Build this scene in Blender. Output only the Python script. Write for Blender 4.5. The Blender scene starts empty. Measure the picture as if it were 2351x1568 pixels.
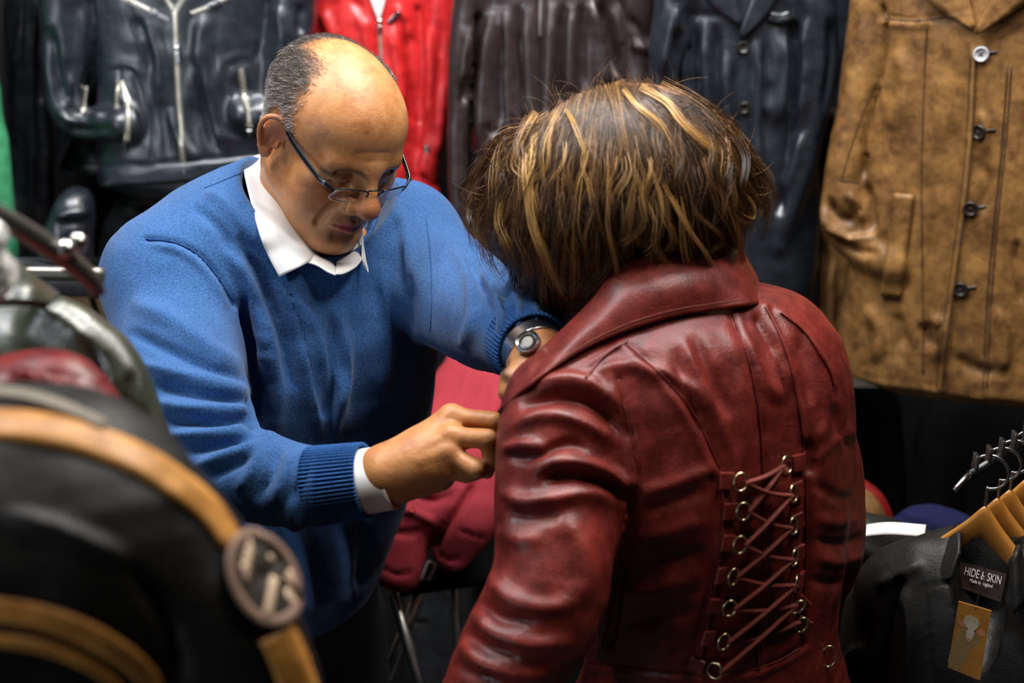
import bpy, math, random
import numpy as np
from mathutils import Vector
from mathutils.bvhtree import BVHTree

SC = bpy.context.scene
COL = SC.collection
R = math.radians

# ---------------------------------------------------------------- camera
FOC, CX, CY = 3265.0, 1175.5, 784.0
PITCH = R(20)
CAM_F = np.array([0, math.cos(PITCH), -math.sin(PITCH)])
CAM_U = np.array([0, math.sin(PITCH), math.cos(PITCH)])
CAM_X = np.array([1.0, 0, 0])
CAM_C = np.array([0, 0, 1.9])
cam_data = bpy.data.cameras.new('camera')
cam = bpy.data.objects.new('camera', cam_data)
COL.objects.link(cam)
cam.location = CAM_C
cam.rotation_euler = (R(70), 0, 0)
cam_data.sensor_width = 36.0
cam_data.lens = FOC / 2351 * 36.0
cam_data.clip_start = 0.05
cam_data.dof.use_dof = True
cam_data.dof.focus_distance = 1.63
cam_data.dof.aperture_fstop = 3.0
cam_data.dof.aperture_blades = 9
SC.camera = cam

# ---------------------------------------------------------------- light and exposure
SC.view_settings.view_transform = 'Standard'
SC.view_settings.look = 'None'
SC.view_settings.exposure = 0.0
SC.view_settings.gamma = 1.0
SC.view_settings.use_curve_mapping = False
SC.cycles.use_denoising = True
SC.cycles.use_adaptive_sampling = True
SC.cycles.adaptive_threshold = 0.03
SC.cycles.max_bounces = 6
SC.cycles.diffuse_bounces = 3
SC.cycles.glossy_bounces = 3
SC.cycles.transmission_bounces = 4
SC.cycles.transparent_max_bounces = 8
SC.cycles.caustics_reflective = False
SC.cycles.caustics_refractive = False
SC.cycles.sample_clamp_indirect = 4.0
SC.render.hair_type = 'STRIP'
world = bpy.data.worlds.new('world')
SC.world = world
world.use_nodes = True
world.node_tree.nodes['Background'].inputs[0].default_value = (0.55, 0.7, 1.0, 1)
world.node_tree.nodes['Background'].inputs[1].default_value = 0.012


def area_lamp(name, loc, target, size, watts, color, size_y=None):
    d = bpy.data.lights.new(name, 'AREA')
    d.energy = watts
    d.color = color
    d.size = size
    if size_y:
        d.shape = 'RECTANGLE'
        d.size_y = size_y
    o = bpy.data.objects.new(name, d)
    COL.objects.link(o)
    o.location = loc
    o.rotation_euler = (Vector(target) - Vector(loc)).to_track_quat('-Z', 'Y').to_euler()
    return o


area_lamp('ceiling_lamp_over_people', (0.22, 1.90, 2.85), (0.05, 1.5, 1.3), 0.28, 25, (1.0, 0.92, 0.80))
area_lamp('ceiling_lamp_over_rack', (-0.85, 1.25, 2.9), (-0.40, 1.6, 1.3), 0.25, 13, (1.0, 0.92, 0.82))
area_lamp('ceiling_lamp_over_aisle', (0.75, 1.05, 2.9), (0.45, 1.8, 1.3), 0.30, 14, (1.0, 0.91, 0.78))
area_lamp('ceiling_strip_along_rail', (-0.15, 1.55, 2.82), (-0.15, 2.5, 1.45), 2.3, 56, (0.84, 0.90, 1.0), 0.12)
area_lamp('cool_fill_front_left', (-2.3, -0.7, 1.75), (-0.25, 1.9, 1.45), 0.9, 26, (0.86, 0.93, 1.0), 1.3)  # cool fill added at front left, set low to light the faces


# ---------------------------------------------------------------- picture point + distance -> place in the room
def P(px, py, d):
    px, py, d = np.broadcast_arrays(np.asarray(px, float), np.asarray(py, float), np.asarray(d, float))
    return (CAM_C + CAM_F * d[..., None] + CAM_X * ((px - CX) / FOC * d)[..., None]
            - CAM_U * ((py - CY) / FOC * d)[..., None])


def proj(V):
    W = np.asarray(V, float) - CAM_C
    d = W @ CAM_F
    return CX + W @ CAM_X / d * FOC, CY - W @ CAM_U / d * FOC, d


# ---------------------------------------------------------------- linking objects
def base_of(parent):
    b = np.zeros(3)
    while parent is not None:
        b += np.array(parent.location)
        parent = parent.parent
    return b


def raw_mesh(name, V, Fc, smooth=True):
    V = np.asarray(V, np.float32)
    me = bpy.data.meshes.new(name)
    me.vertices.add(len(V))
    me.vertices.foreach_set('co', V.ravel())
    if isinstance(Fc, np.ndarray):
        n = Fc.shape[1]
        me.loops.add(Fc.size)
        me.loops.foreach_set('vertex_index', Fc.astype(np.int32).ravel())
        me.polygons.add(len(Fc))
        me.polygons.foreach_set('loop_start', np.arange(0, Fc.size, n, dtype=np.int32))
    else:
        lens = np.array([len(q) for q in Fc], np.int32)
        me.loops.add(int(lens.sum()))
        me.loops.foreach_set('vertex_index', np.concatenate([np.asarray(q, np.int32) for q in Fc]))
        me.polygons.add(len(Fc))
        me.polygons.foreach_set('loop_start', (np.cumsum(lens) - lens).astype(np.int32))
    me.update(calc_edges=True)
    me.validate()
    me.polygons.foreach_set('use_smooth', np.full(len(me.polygons), bool(smooth)))
    me.update()
    return me


def obj(name, VF, mat, parent=None, smooth=True, attrs=None):
    V, Fc = VF
    V = np.asarray(V, float)
    b = base_of(parent) if parent is not None else np.zeros(3)
    if parent is None:
        b = np.array([(V[:, 0].min() + V[:, 0].max()) / 2, (V[:, 1].min() + V[:, 1].max()) / 2, V[:, 2].min()])
    me = raw_mesh(name, V - b, Fc, smooth)
    if attrs:
        for k, a in attrs.items():
            at = me.attributes.new(k, 'FLOAT', 'POINT')
            at.data.foreach_set('value', np.asarray(a, np.float32))
    me.materials.append(mat)
    o = bpy.data.objects.new(name, me)
    COL.objects.link(o)
    if parent is not None:
        o.parent = parent
    else:
        o.location = b
    return o


def tag(o, label, cat=None, group=None, kind=None):
    o['label'] = label
    if cat:
        o['category'] = cat
    if group:
        o['group'] = group
    if kind:
        o['kind'] = kind
    return o


def thing(name, loc, label, cat, group=None):
    o = bpy.data.objects.new(name, None)
    COL.objects.link(o)
    o.empty_display_size = 0.05
    o.location = loc
    return tag(o, label, cat, group)


def copy_tree(o, delta=None, parent=None):
    c = o.copy()
    COL.objects.link(c)
    if parent is not None:
        c.parent = parent
    if delta is not None:
        c.location = np.array(o.location) + np.array(delta)
    for ch in list(o.children):
        copy_tree(ch, None, c)
    return c


# ---------------------------------------------------------------- small mesh builders
def join(*parts):
    Vs, Fs, n = [], [], 0
    for V, Fc in parts:
        Vs.append(np.asarray(V, float))
        Fs += [[int(i) + n for i in q] for q in Fc]
        n += len(V)
    return np.concatenate(Vs), Fs


def nrm(v):
    v = np.asarray(v, float)
    return v / np.maximum(np.linalg.norm(v, axis=-1, keepdims=True), 1e-12)


def cat_rom(pts, n):
    """Catmull-Rom through the rows of pts, n samples per span."""
    p = np.asarray(pts, float)
    if len(p) == 2:
        t = np.linspace(0, 1, n + 1)[:, None]
        return p[0] * (1 - t) + p[1] * t
    q = np.vstack([2 * p[0] - p[1], p, 2 * p[-1] - p[-2]])
    out = []
    t = np.linspace(0, 1, n, endpoint=False)[:, None]
    for i in range(1, len(q) - 2):
        a, b, c, d = q[i - 1], q[i], q[i + 1], q[i + 2]
        out.append(0.5 * (2 * b + (c - a) * t + (2 * a - 5 * b + 4 * c - d) * t ** 2 + (3 * b - a - 3 * c + d) * t ** 3))
    out.append(p[-1:])
    return np.vstack(out)


def grid_faces(nu, nv, close_u=False, close_v=False):
    Fs = []
    for i in range(nu if close_u else nu - 1):
        for j in range(nv if close_v else nv - 1):
            a, b = i * nv + j, i * nv + (j + 1) % nv
            c, d = ((i + 1) % nu) * nv + (j + 1) % nv, ((i + 1) % nu) * nv + j
            Fs.append([a, b, c, d])
    return Fs


def tube(path, r, seg=10, flat=1.0, up=None, closed=False, n=0, caps=True):
    """Round (or flattened) tube along a path; r may be a list per path point."""
    path = np.asarray(path, float)
    rr = np.broadcast_to(np.asarray(r, float), (len(path),)).astype(float)
    if n:
        both = cat_rom(np.column_stack([path, rr]), n)
        path, rr = both[:, :3], both[:, 3]
    m = len(path)
    if closed:
        T = nrm(np.roll(path, -1, 0) - np.roll(path, 1, 0))
    else:
        T = nrm(np.gradient(path, axis=0))
    u = np.array(up if up is not None else (0.3, 0.2, 0.93), float)
    S = np.zeros_like(path)
    prev = None
    for i in range(m):
        a = u if (prev is None or up is not None) else prev
        s = a - T[i] * (a @ T[i])
        if np.linalg.norm(s) < 1e-5:
            s = np.cross(T[i], [1, 0.1, 0])
        prev = S[i] = s / np.linalg.norm(s)
    B = np.cross(T, S)
    th = np.linspace(0, 2 * np.pi, seg, endpoint=False)
    V = (path[:, None] + rr[:, None, None] * (np.cos(th)[None, :, None] * B[:, None] + flat * np.sin(th)[None, :, None] * S[:, None])).reshape(-1, 3)
    Fs = grid_faces(m, seg, closed, True)
    if not closed and caps:
        Fs += [list(range(seg))[::-1], [(m - 1) * seg + k for k in range(seg)]]
    return V, Fs


def slab(G, thick, flip=False):
    """A closed sheet of cloth from a (nu, nv, 3) grid of points, thick metres thick."""
    G = np.asarray(G, float)
    nu, nv = G.shape[:2]
    du, dv = np.gradient(G, axis=0), np.gradient(G, axis=1)
    N = nrm(np.cross(du, dv))
    if flip:
        N = -N
    A, B = (G + N * thick / 2).reshape(-1, 3), (G - N * thick / 2).reshape(-1, 3)
    n = nu * nv
    Fs = grid_faces(nu, nv)
    Fs = [q[::-1] if not flip else q for q in Fs]
    out = [q[::-1] for q in Fs] + [[i + n for i in q] for q in Fs]
    ring = [i * nv for i in range(nu)] + [(nu - 1) * nv + j for j in range(1, nv)] + [i * nv + nv - 1 for i in range(nu - 2, -1, -1)] + list(range(nv - 2, 0, -1))
    for k in range(len(ring)):
        a, b = ring[k], ring[(k + 1) % len(ring)]
        out.append([a, b, b + n, a + n])
    return np.vstack([A, B]), out


def patch(rows, nu=6, nv=6):
    """Smooth surface through a grid of control points [[(x,y,z)...]...]."""
    G = np.asarray(rows, float)
    a = np.stack([cat_rom(G[i], nv) for i in range(G.shape[0])])
    return np.stack([cat_rom(a[:, j], nu) for j in range(a.shape[1])], axis=1)


def box(c, size, ax=None, bev=0.0):
    """Box (bevelled when bev > 0) about c with axes ax (3 rows)."""
    ax = np.eye(3) if ax is None else np.asarray(ax, float)
    h = np.asarray(size, float) / 2
    if not bev:
        s = np.array([[i, j, k] for i in (-1, 1) for j in (-1, 1) for k in (-1, 1)], float) * h
        return np.asarray(c) + s @ ax, [[0, 1, 3, 2], [4, 6, 7, 5], [0, 4, 5, 1], [2, 3, 7, 6], [0, 2, 6, 4], [1, 5, 7, 3]]
    n = 6
    th = []
    for q, (sx, sy) in enumerate(((1, 1), (-1, 1), (-1, -1), (1, -1))):
        for k in range(n + 1):
            a = math.pi / 2 * (q + k / n)
            th.append((sx, sy, math.cos(a), math.sin(a)))
    rings = []
    for z, ins in ((-h[2], bev), (-h[2] + bev * 0.3, bev * 0.3), (-h[2] + bev, 0), (h[2] - bev, 0), (h[2] - bev * 0.3, bev * 0.3), (h[2], bev)):
        rings.append([[sx * (h[0] - bev) + (bev - ins * 0.9) * ca, sy * (h[1] - bev) + (bev - ins * 0.9) * sa, z] for sx, sy, ca, sa in th])
    V = np.array(rings, float).reshape(-1, 3)
    m = len(th)
    Fs = grid_faces(6, m, False, True)
    Fs = [q[::-1] for q in Fs]
    Fs += [list(range(m))[::-1], [5 * m + k for k in range(m)]]
    return np.asarray(c) + V @ ax, Fs


def disc_button(c, n, r, th, up=(0, 0, 1)):
    """A sewn-on button: a rimmed disc with four sunk holes, facing n."""
    n = nrm(n)
    s = nrm(np.cross(up, n))
    t = np.cross(n, s)
    prof = [(0.0, 0.25), (0.62, 0.25), (0.74, 0.6), (0.9, 1.0), (1.0, 0.6), (1.0, -0.6), (0.8, -1.0), (0.0, -1.0)]
    seg = 24
    V = []
    for rr, h in prof:
        for k in range(seg):
            a = 2 * math.pi * k / seg
            V.append(np.asarray(c) + s * math.cos(a) * rr * r + t * math.sin(a) * rr * r + n * h * th)
    parts = [(np.array(V), [q[::-1] for q in grid_faces(len(prof), seg, False, True)])]
    return join(*parts), s, t, n


# ---------------------------------------------------------------- solids as distance fields, meshed by surface nets
class Solid:
    def __init__(self):
        self.items = []
        self.cull = None

    def add(self, fn, c, r, op='u', k=0.0):
        self.items.append((fn, np.asarray(c, float), float(r), op, float(k)))
        return self

    def ball(self, c, rad, rot=None, op='u', k=0.0):
        c = np.asarray(c, float)
        rad = np.broadcast_to(np.asarray(rad, float), (3,)).astype(float)

        def fn(p):
            q = p - c
            if rot is not None:
                q = q @ rot.T
            q = q / rad
            k0 = np.sqrt(np.einsum('ij,ij->i', q, q))
            q = q / rad
            k1 = np.sqrt(np.einsum('ij,ij->i', q, q))
            return k0 * (k0 - 1) / np.maximum(k1, 1e-6)
        return self.add(fn, c, rad.max(), op, k)

    def cone(self, a, b, ra, rb, op='u', k=0.0):
        a, b = np.asarray(a, float), np.asarray(b, float)
        ab = b - a
        L = max(ab @ ab, 1e-12)

        def fn(p):
            t = np.clip((p - a) @ ab / L, 0, 1)
            q = p - a - t[:, None] * ab
            return np.sqrt(np.einsum('ij,ij->i', q, q)) - (ra + (rb - ra) * t)
        return self.add(fn, (a + b) / 2, math.sqrt(L) / 2 + max(ra, rb), op, k)

    def chain(self, pts, rads, op='u', k=0.0, n=4):
        q = cat_rom(np.column_stack([np.asarray(pts, float), rads]), n)
        for i in range(len(q) - 1):
            self.cone(q[i, :3], q[i + 1, :3], q[i, 3], q[i + 1, 3], op if i == 0 or op != 'u' else 'm', k)
        return self

    def sweep(self, pts, a, b, side, op='u', k=0.0, n=5, e=2.0):
        """Sweep of ellipses: half width a along side, half depth b across it. side: one vector or one per point."""
        pts = np.asarray(pts, float)
        side = np.asarray(side, float)
        if side.ndim == 1:
            side = np.repeat(side[None], len(pts), 0)
        q = cat_rom(np.column_stack([pts, a, b, side]), n)
        T = nrm(np.gradient(q[:, :3], axis=0))
        S = q[:, 5:8]
        S = nrm(S - T * np.sum(S * T, 1, keepdims=True))
        N = np.cross(T, S)
        for i in range(len(q) - 1):
            p0, p1 = q[i, :3], q[i + 1, :3]
            self.add(self._seg(p0, p1, q[i], q[i + 1], S[i], S[i + 1], N[i], N[i + 1], e, i == 0, i == len(q) - 2), (p0 + p1) / 2,
                     np.linalg.norm(p1 - p0) / 2 + max(q[i, 3], q[i, 4], q[i + 1, 3], q[i + 1, 4]), op if i == 0 or op != 'u' else 'm', k)
        return self

    @staticmethod
    def _seg(p0, p1, q0, q1, S0, S1, N0, N1, e, first, last):
        ab = p1 - p0
        L = max(ab @ ab, 1e-12)
        ln = math.sqrt(L)

        def fn(p):
            d = p - p0
            t = d @ ab / L
            tc = np.clip(t, 0, 1)
            w = np.abs(t - tc) * ln
            c = d - tc[:, None] * ab
            S = S0 + (S1 - S0) * tc[:, None]
            N = N0 + (N1 - N0) * tc[:, None]
            u, v = np.sum(c * S, 1), np.sum(c * N, 1)
            a = q0[3] + (q1[3] - q0[3]) * tc
            b = q0[4] + (q1[4] - q0[4]) * tc
            lo = np.minimum(a, b)
            end = (t < 0) & first | (t > 1) & last       # flat ends; rounded joints inside the sweep
            wm = np.where(end, 0.0, w / lo)
            if e != 2.0:
                k0 = (np.abs(u / a) ** e + np.abs(v / b) ** e + wm ** e) ** (1 / e)
                k1 = k0 / lo
            else:
                k0 = np.sqrt((u / a) ** 2 + (v / b) ** 2 + wm ** 2)
                k1 = np.sqrt((u / a ** 2) ** 2 + (v / b ** 2) ** 2 + (wm / lo) ** 2)
            dd = k0 * (k0 - 1) / np.maximum(k1, 1e-6)
            return np.where(end, np.sqrt(np.maximum(dd, 0) ** 2 + w ** 2), dd)
        return fn

    def value(self, p, c=None, reach=None):
        f = np.full(len(p), 1e3)
        if self.cull is None or len(self.cull[0]) != len(self.items):
            gid, g = [], 0
            for it in self.items:
                g += it[3] != 'm'
                gid.append(g)
            self.cull = (np.array([it[1] for it in self.items]), np.array([it[2] for it in self.items]) + 2.2 * max(it[4] for it in self.items), gid)
        cc, cr, gid = self.cull
        near = np.ones(len(cr), bool) if c is None else np.sqrt(((cc - c) ** 2).sum(1)) <= cr + reach
        grp, gk, gi = None, 0.0, -1      # pieces of one sweep join by plain min, then blend in with k
        for i in np.nonzero(near)[0]:
            fn, pc, pr, op, k = self.items[i]
            if grp is not None and gid[i] != gi:
                f = smin(f, grp, gk)
                grp = None
            if op in 'um':
                v = fn(p)
                grp = v if grp is None else np.minimum(grp, v)
                gk, gi = k, gid[i]
            else:
                f = -smin(-f, fn(p), k)
        if grp is not None:
            f = smin(f, grp, gk)
        return f

    def mesh(self, h, B=12, smooth=1):
        lo = np.min([c - r - 0.03 for _, c, r, op, _ in self.items if op in 'um'], axis=0)
        hi = np.max([c + r + 0.03 for _, c, r, op, _ in self.items if op in 'um'], axis=0)
        W = B * h
        nb = np.ceil((hi - lo) / W).astype(int)
        idx = np.stack(np.meshgrid(*[np.arange(k) for k in nb], indexing='ij'), -1).reshape(-1, 3)
        cen = lo + (idx + 0.5) * W
        act = idx[np.abs(self.value(cen)) < W * 1.35]
        g = np.arange(B + 1)
        loc = np.stack(np.meshgrid(g, g, g, indexing='ij'), -1).reshape(-1, 3)
        n3 = nb * B + 2
        keys, verts, quads = [], [], []

        def key(a):
            return (a[..., 0] * n3[1] + a[..., 1]) * n3[2] + a[..., 2]
        corners = np.array([[i, j, k] for i in (0, 1) for j in (0, 1) for k in (0, 1)])
        edges = [(a, b) for a in range(8) for b in range(a + 1, 8) if np.abs(corners[a] - corners[b]).sum() == 1]
        for blk in act:
            o = blk * B
            c = lo + (o + B / 2) * h
            v = self.value(lo + (o + loc) * h, c, W * 1.2).reshape(B + 1, B + 1, B + 1)
            s = v < 0
            if s.all() or not s.any():
                continue
            cv = np.stack([v[i:B + i, j:B + j, k:B + k] for i, j, k in corners], -1)
            cs = cv < 0
            mix = np.argwhere(cs.any(-1) & ~cs.all(-1))
            vals = cv[mix[:, 0], mix[:, 1], mix[:, 2]]
            acc, cnt = np.zeros((len(mix), 3)), np.zeros(len(mix))
            for a, b in edges:
                va, vb = vals[:, a], vals[:, b]
                m = (va < 0) != (vb < 0)
                t = np.where(m, va / np.where(m, va - vb, 1), 0)
                acc += m[:, None] * (corners[a] + t[:, None] * (corners[b] - corners[a]))
                cnt += m
            gi = mix + o
            keys.append(key(gi))
            verts.append(lo + (gi + acc / cnt[:, None]) * h)
            for ax in range(3):
                e1, e2 = np.eye(3, dtype=int)[(ax + 1) % 3], np.eye(3, dtype=int)[(ax + 2) % 3]
                sl0 = tuple(slice(0, B) for _ in range(3))
                sl1 = tuple(slice(1, B + 1) if q == ax else slice(0, B) for q in range(3))
                d0, d1 = s[sl0], s[sl1]
                at = np.argwhere(d0 != d1) 
                if not len(at):
                    continue
                up = d0[at[:, 0], at[:, 1], at[:, 2]]
                ga = at + o
                q = np.stack([key(ga), key(ga - e1), key(ga - e1 - e2), key(ga - e2)], -1)
                q[~up] = q[~up][:, ::-1]
                quads.append(q)
        keys, verts, quads = np.concatenate(keys), np.concatenate(verts), np.concatenate(quads)
        order = np.argsort(keys)
        ks = keys[order]
        pos = np.searchsorted(ks, quads)
        pos = np.minimum(pos, len(ks) - 1)
        ok = (ks[pos] == quads).all(1)
        V, Q = largest_piece(verts[order], pos[ok])
        for _ in range(smooth):
            V = relax(V, Q, 0.5)
        return V, Q


def largest_piece(V, Q):
    lab = np.arange(len(V))
    while True:
        m = lab[Q].min(1)
        new = lab.copy()
        for i in range(4):
            np.minimum.at(new, Q[:, i], m)
        new = new[new]
        if (new == lab).all():
            break
        lab = new
    keep = lab == np.bincount(lab).argmax()
    at = np.cumsum(keep) - 1
    return V[keep], at[Q[keep[Q].all(1)]]


def smin(a, b, k):
    if k <= 0:
        return np.minimum(a, b)
    h = np.maximum(k - np.abs(a - b), 0) / k
    return np.minimum(a, b) - h * h * k * 0.25


def relax(V, Q, w=0.5, mask=None):
    n = len(V)
    acc, cnt = np.zeros((n, 3)), np.zeros(n)
    for a, b in ((0, 1), (1, 2), (2, 3), (3, 0)):
        for i, j in ((a, b), (b, a)):
            for x in range(3):
                acc[:, x] += np.bincount(Q[:, i], V[Q[:, j], x], n)
            cnt += np.bincount(Q[:, i], minlength=n)
    m = acc / np.maximum(cnt, 1)[:, None]
    ww = w if mask is None else w * mask[:, None]
    return V + (m - V) * ww


def normals(V, Q):
    d1, d2 = V[Q[:, 2]] - V[Q[:, 0]], V[Q[:, 3]] - V[Q[:, 1]]
    fn = np.cross(d1, d2)
    n = np.zeros_like(V)
    for i in range(4):
        for x in range(3):
            n[:, x] += np.bincount(Q[:, i], fn[:, x], len(V))
    return nrm(n)


def sculpt(V, Q, strokes, passes=1, face=0.05):
    """Press folds and seams into a surface: each stroke is (points in the picture, width, height in mm[, 'sharp']) and moves the
    real surface along its normals, on the side turned to the viewer."""
    V = V.copy()
    for pts, w, amp, *kind in strokes:
        N = normals(V, Q)
        px, py, d = proj(V)
        vis = np.sum(N * nrm(CAM_C - V), 1)
        q = cat_rom(np.asarray(pts, float), 6)
        box_ = (px > q[:, 0].min() - 3 * w) & (px < q[:, 0].max() + 3 * w) & (py > q[:, 1].min() - 3 * w) & (py < q[:, 1].max() + 3 * w) & (vis > face)
        ii = np.nonzero(box_)[0]
        if not len(ii):
            continue
        p = np.column_stack([px[ii], py[ii]])
        best = np.full(len(ii), 1e9)
        bt = np.zeros(len(ii))
        m = len(q) - 1
        for s in range(m):
            ab = q[s + 1] - q[s]
            t = np.clip((p - q[s]) @ ab / max(ab @ ab, 1e-9), 0, 1)
            dd = np.linalg.norm(p - q[s] - t[:, None] * ab, axis=1)
            up = dd < best
            best[up] = dd[up]
            bt[up] = (s + t[up]) / m
        taper = np.clip(np.minimum(bt, 1 - bt) * 5, 0, 1) ** 0.7 if 'open' not in kind else 1.0
        if 'sharp' in kind:
            g = np.exp(-best / w)
        else:
            g = np.exp(-(best / w) ** 2)
        V[ii] += N[ii] * (g * taper * amp / 1000.0 * np.clip(vis[ii] * 3, 0, 1))[:, None]
    return V


def vnoise(p, s, seed=0):
    """Smooth value noise in -1..1 at points p, s cells per metre."""
    q = p * s + seed * 17.31
    i = np.floor(q).astype(np.int64)
    f = q - i
    f = f * f * (3 - 2 * f)
    out = np.zeros(len(p))
    for a in (0, 1):
        for b in (0, 1):
            for c in (0, 1):
                hsh = ((i[:, 0] + a) * 73856093) ^ ((i[:, 1] + b) * 19349663) ^ ((i[:, 2] + c) * 83492791)
                hsh = (hsh ^ (hsh >> 13)) * 1274126177 & 0xFFFFFF
                val = hsh / 0xFFFFFF * 2 - 1
                out += val * (f[:, 0] if a else 1 - f[:, 0]) * (f[:, 1] if b else 1 - f[:, 1]) * (f[:, 2] if c else 1 - f[:, 2])
    return out


def hit(bvh, px, py):
    """Where the line of sight through a picture point meets a surface: (point, normal)."""
    d = nrm(P(px, py, 1.0) - CAM_C)
    loc, n, _, _ = bvh.ray_cast(Vector(CAM_C), Vector(d))
    if loc is None:
        loc, n, _, _ = bvh.find_nearest(Vector(P(px, py, 1.5)))
    n = np.array(n)
    return np.array(loc), (n if n @ d < 0 else -n)


def bvh_of(V, Q):
    return BVHTree.FromPolygons([tuple(v) for v in V], [tuple(int(i) for i in q) for q in Q])


def on_surface(bvh, pts, lift=0.0, n=6):
    q = cat_rom(np.asarray(pts, float), n)
    out, ns = [], []
    for x, y in q:
        l, nn = hit(bvh, x, y)
        out.append(l + nn * lift)
        ns.append(nn)
    return np.array(out), np.array(ns)


# ---------------------------------------------------------------- materials
def new_mat(name):
    m = bpy.data.materials.new(name)
    m.use_nodes = True
    nt = m.node_tree
    return m, nt, nt.nodes['Principled BSDF']


def N_(nt, kind, **kw):
    n = nt.nodes.new(kind)
    for k, v in kw.items():
        if k in n.inputs:
            n.inputs[k].default_value = v
        else:
            setattr(n, k, v)
    return n


def ramp(nt, stops, fac):
    r = nt.nodes.new('ShaderNodeValToRGB')
    el = r.color_ramp.elements
    while len(el) < len(stops):
        el.new(0.5)
    for e, (p, c) in zip(el, stops):
        e.position = p
        e.color = (*c, 1) if len(c) == 3 else c
    nt.links.new(fac, r.inputs[0])
    return r


def mixc(nt, fac, a, b, blend='MIX'):
    m = nt.nodes.new('ShaderNodeMix')
    m.data_type = 'RGBA'
    m.blend_type = blend
    for sock, v in ((m.inputs[0], fac), (m.inputs[6], a), (m.inputs[7], b)):
        if hasattr(v, 'is_linked'):
            nt.links.new(v, sock)
        elif isinstance(v, (int, float)):
            sock.default_value = v
        else:
            sock.default_value = (*v, 1)
    return m.outputs[2]


def bump(nt, height, strength, dist, prev=None):
    b = N_(nt, 'ShaderNodeBump', Strength=strength, Distance=dist)
    nt.links.new(height, b.inputs['Height'])
    if prev is not None:
        nt.links.new(prev, b.inputs['Normal'])
    return b.outputs[0]


def obj_coords(nt, scale=None):
    tc = nt.nodes.new('ShaderNodeTexCoord')
    if scale is None:
        return tc.outputs['Object']
    mp = nt.nodes.new('ShaderNodeMapping')
    mp.inputs['Scale'].default_value = scale
    nt.links.new(tc.outputs['Object'], mp.inputs[0])
    return mp.outputs[0]


def noise(nt, vec, scale, detail=4, rough=0.55, dist=0.0):
    n = N_(nt, 'ShaderNodeTexNoise', Scale=scale, Detail=detail, Roughness=rough, Distortion=dist)
    nt.links.new(vec, n.inputs['Vector'])
    return n.outputs['Fac']


def leather(name, base, worn, rough=0.38, patch_scale=7.0, lo=0.4, hi=0.7, grain=420, coat=0.0, spec=0.5, crease=0.5):
    m, nt, b = new_mat(name)
    v = obj_coords(nt)
    col = ramp(nt, [(lo, base), (hi, worn)], noise(nt, v, patch_scale, 6, 0.6, 0.6))
    fine = noise(nt, v, 55, 5, 0.6)
    c = mixc(nt, 0.35, col.outputs[0], ramp(nt, [(0.35, [x * 0.55 for x in base]), (0.65, [min(1, x * 1.35) for x in worn])], fine).outputs[0])
    nt.links.new(c, b.inputs['Base Color'])
    r = nt.nodes.new('ShaderNodeMapRange')
    r.inputs[3].default_value, r.inputs[4].default_value = rough - 0.08, rough + 0.12
    nt.links.new(fine, r.inputs[0])
    nt.links.new(r.outputs[0], b.inputs['Roughness'])
    vo = N_(nt, 'ShaderNodeTexVoronoi', Scale=grain)
    nt.links.new(v, vo.inputs['Vector'])
    n1 = bump(nt, vo.outputs['Distance'], 0.18, 0.0012)
    n2 = bump(nt, noise(nt, v, 28, 3, 0.5, 0.8), 0.35 * crease, 0.006, n1)
    nt.links.new(n2, b.inputs['Normal'])
    b.inputs['Specular IOR Level'].default_value = spec
    b.inputs['Coat Weight'].default_value = coat
    b.inputs['Coat Roughness'].default_value = 0.3
    return m


def cloth(name, c0, c1, scale=300, rough=0.9, bstr=0.4, stretch=(1, 1, 1), sheen=0.0):
    m, nt, b = new_mat(name)
    v = obj_coords(nt, stretch)
    fac = noise(nt, v, scale, 3, 0.7)
    big = noise(nt, v, 9, 3)
    c = mixc(nt, 0.25, ramp(nt, [(0.33, c0), (0.68, c1)], fac).outputs[0], ramp(nt, [(0.3, c0), (0.7, c1)], big).outputs[0])
    nt.links.new(c, b.inputs['Base Color'])
    b.inputs['Roughness'].default_value = rough
    b.inputs['Specular IOR Level'].default_value = 0.2
    b.inputs['Sheen Weight'].default_value = sheen
    nt.links.new(bump(nt, fac, bstr, 0.002), b.inputs['Normal'])
    return m


def plain(name, col, rough=0.5, metal=0.0, spec=0.5, var=0.12, scale=40):
    m, nt, b = new_mat(name)
    v = obj_coords(nt)
    c = ramp(nt, [(0.3, [x * (1 - var) for x in col]), (0.7, [min(1, x * (1 + var)) for x in col])], noise(nt, v, scale, 3))
    nt.links.new(c.outputs[0], b.inputs['Base Color'])
    b.inputs['Roughness'].default_value = rough
    b.inputs['Metallic'].default_value = metal
    b.inputs['Specular IOR Level'].default_value = spec
    return m


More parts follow.
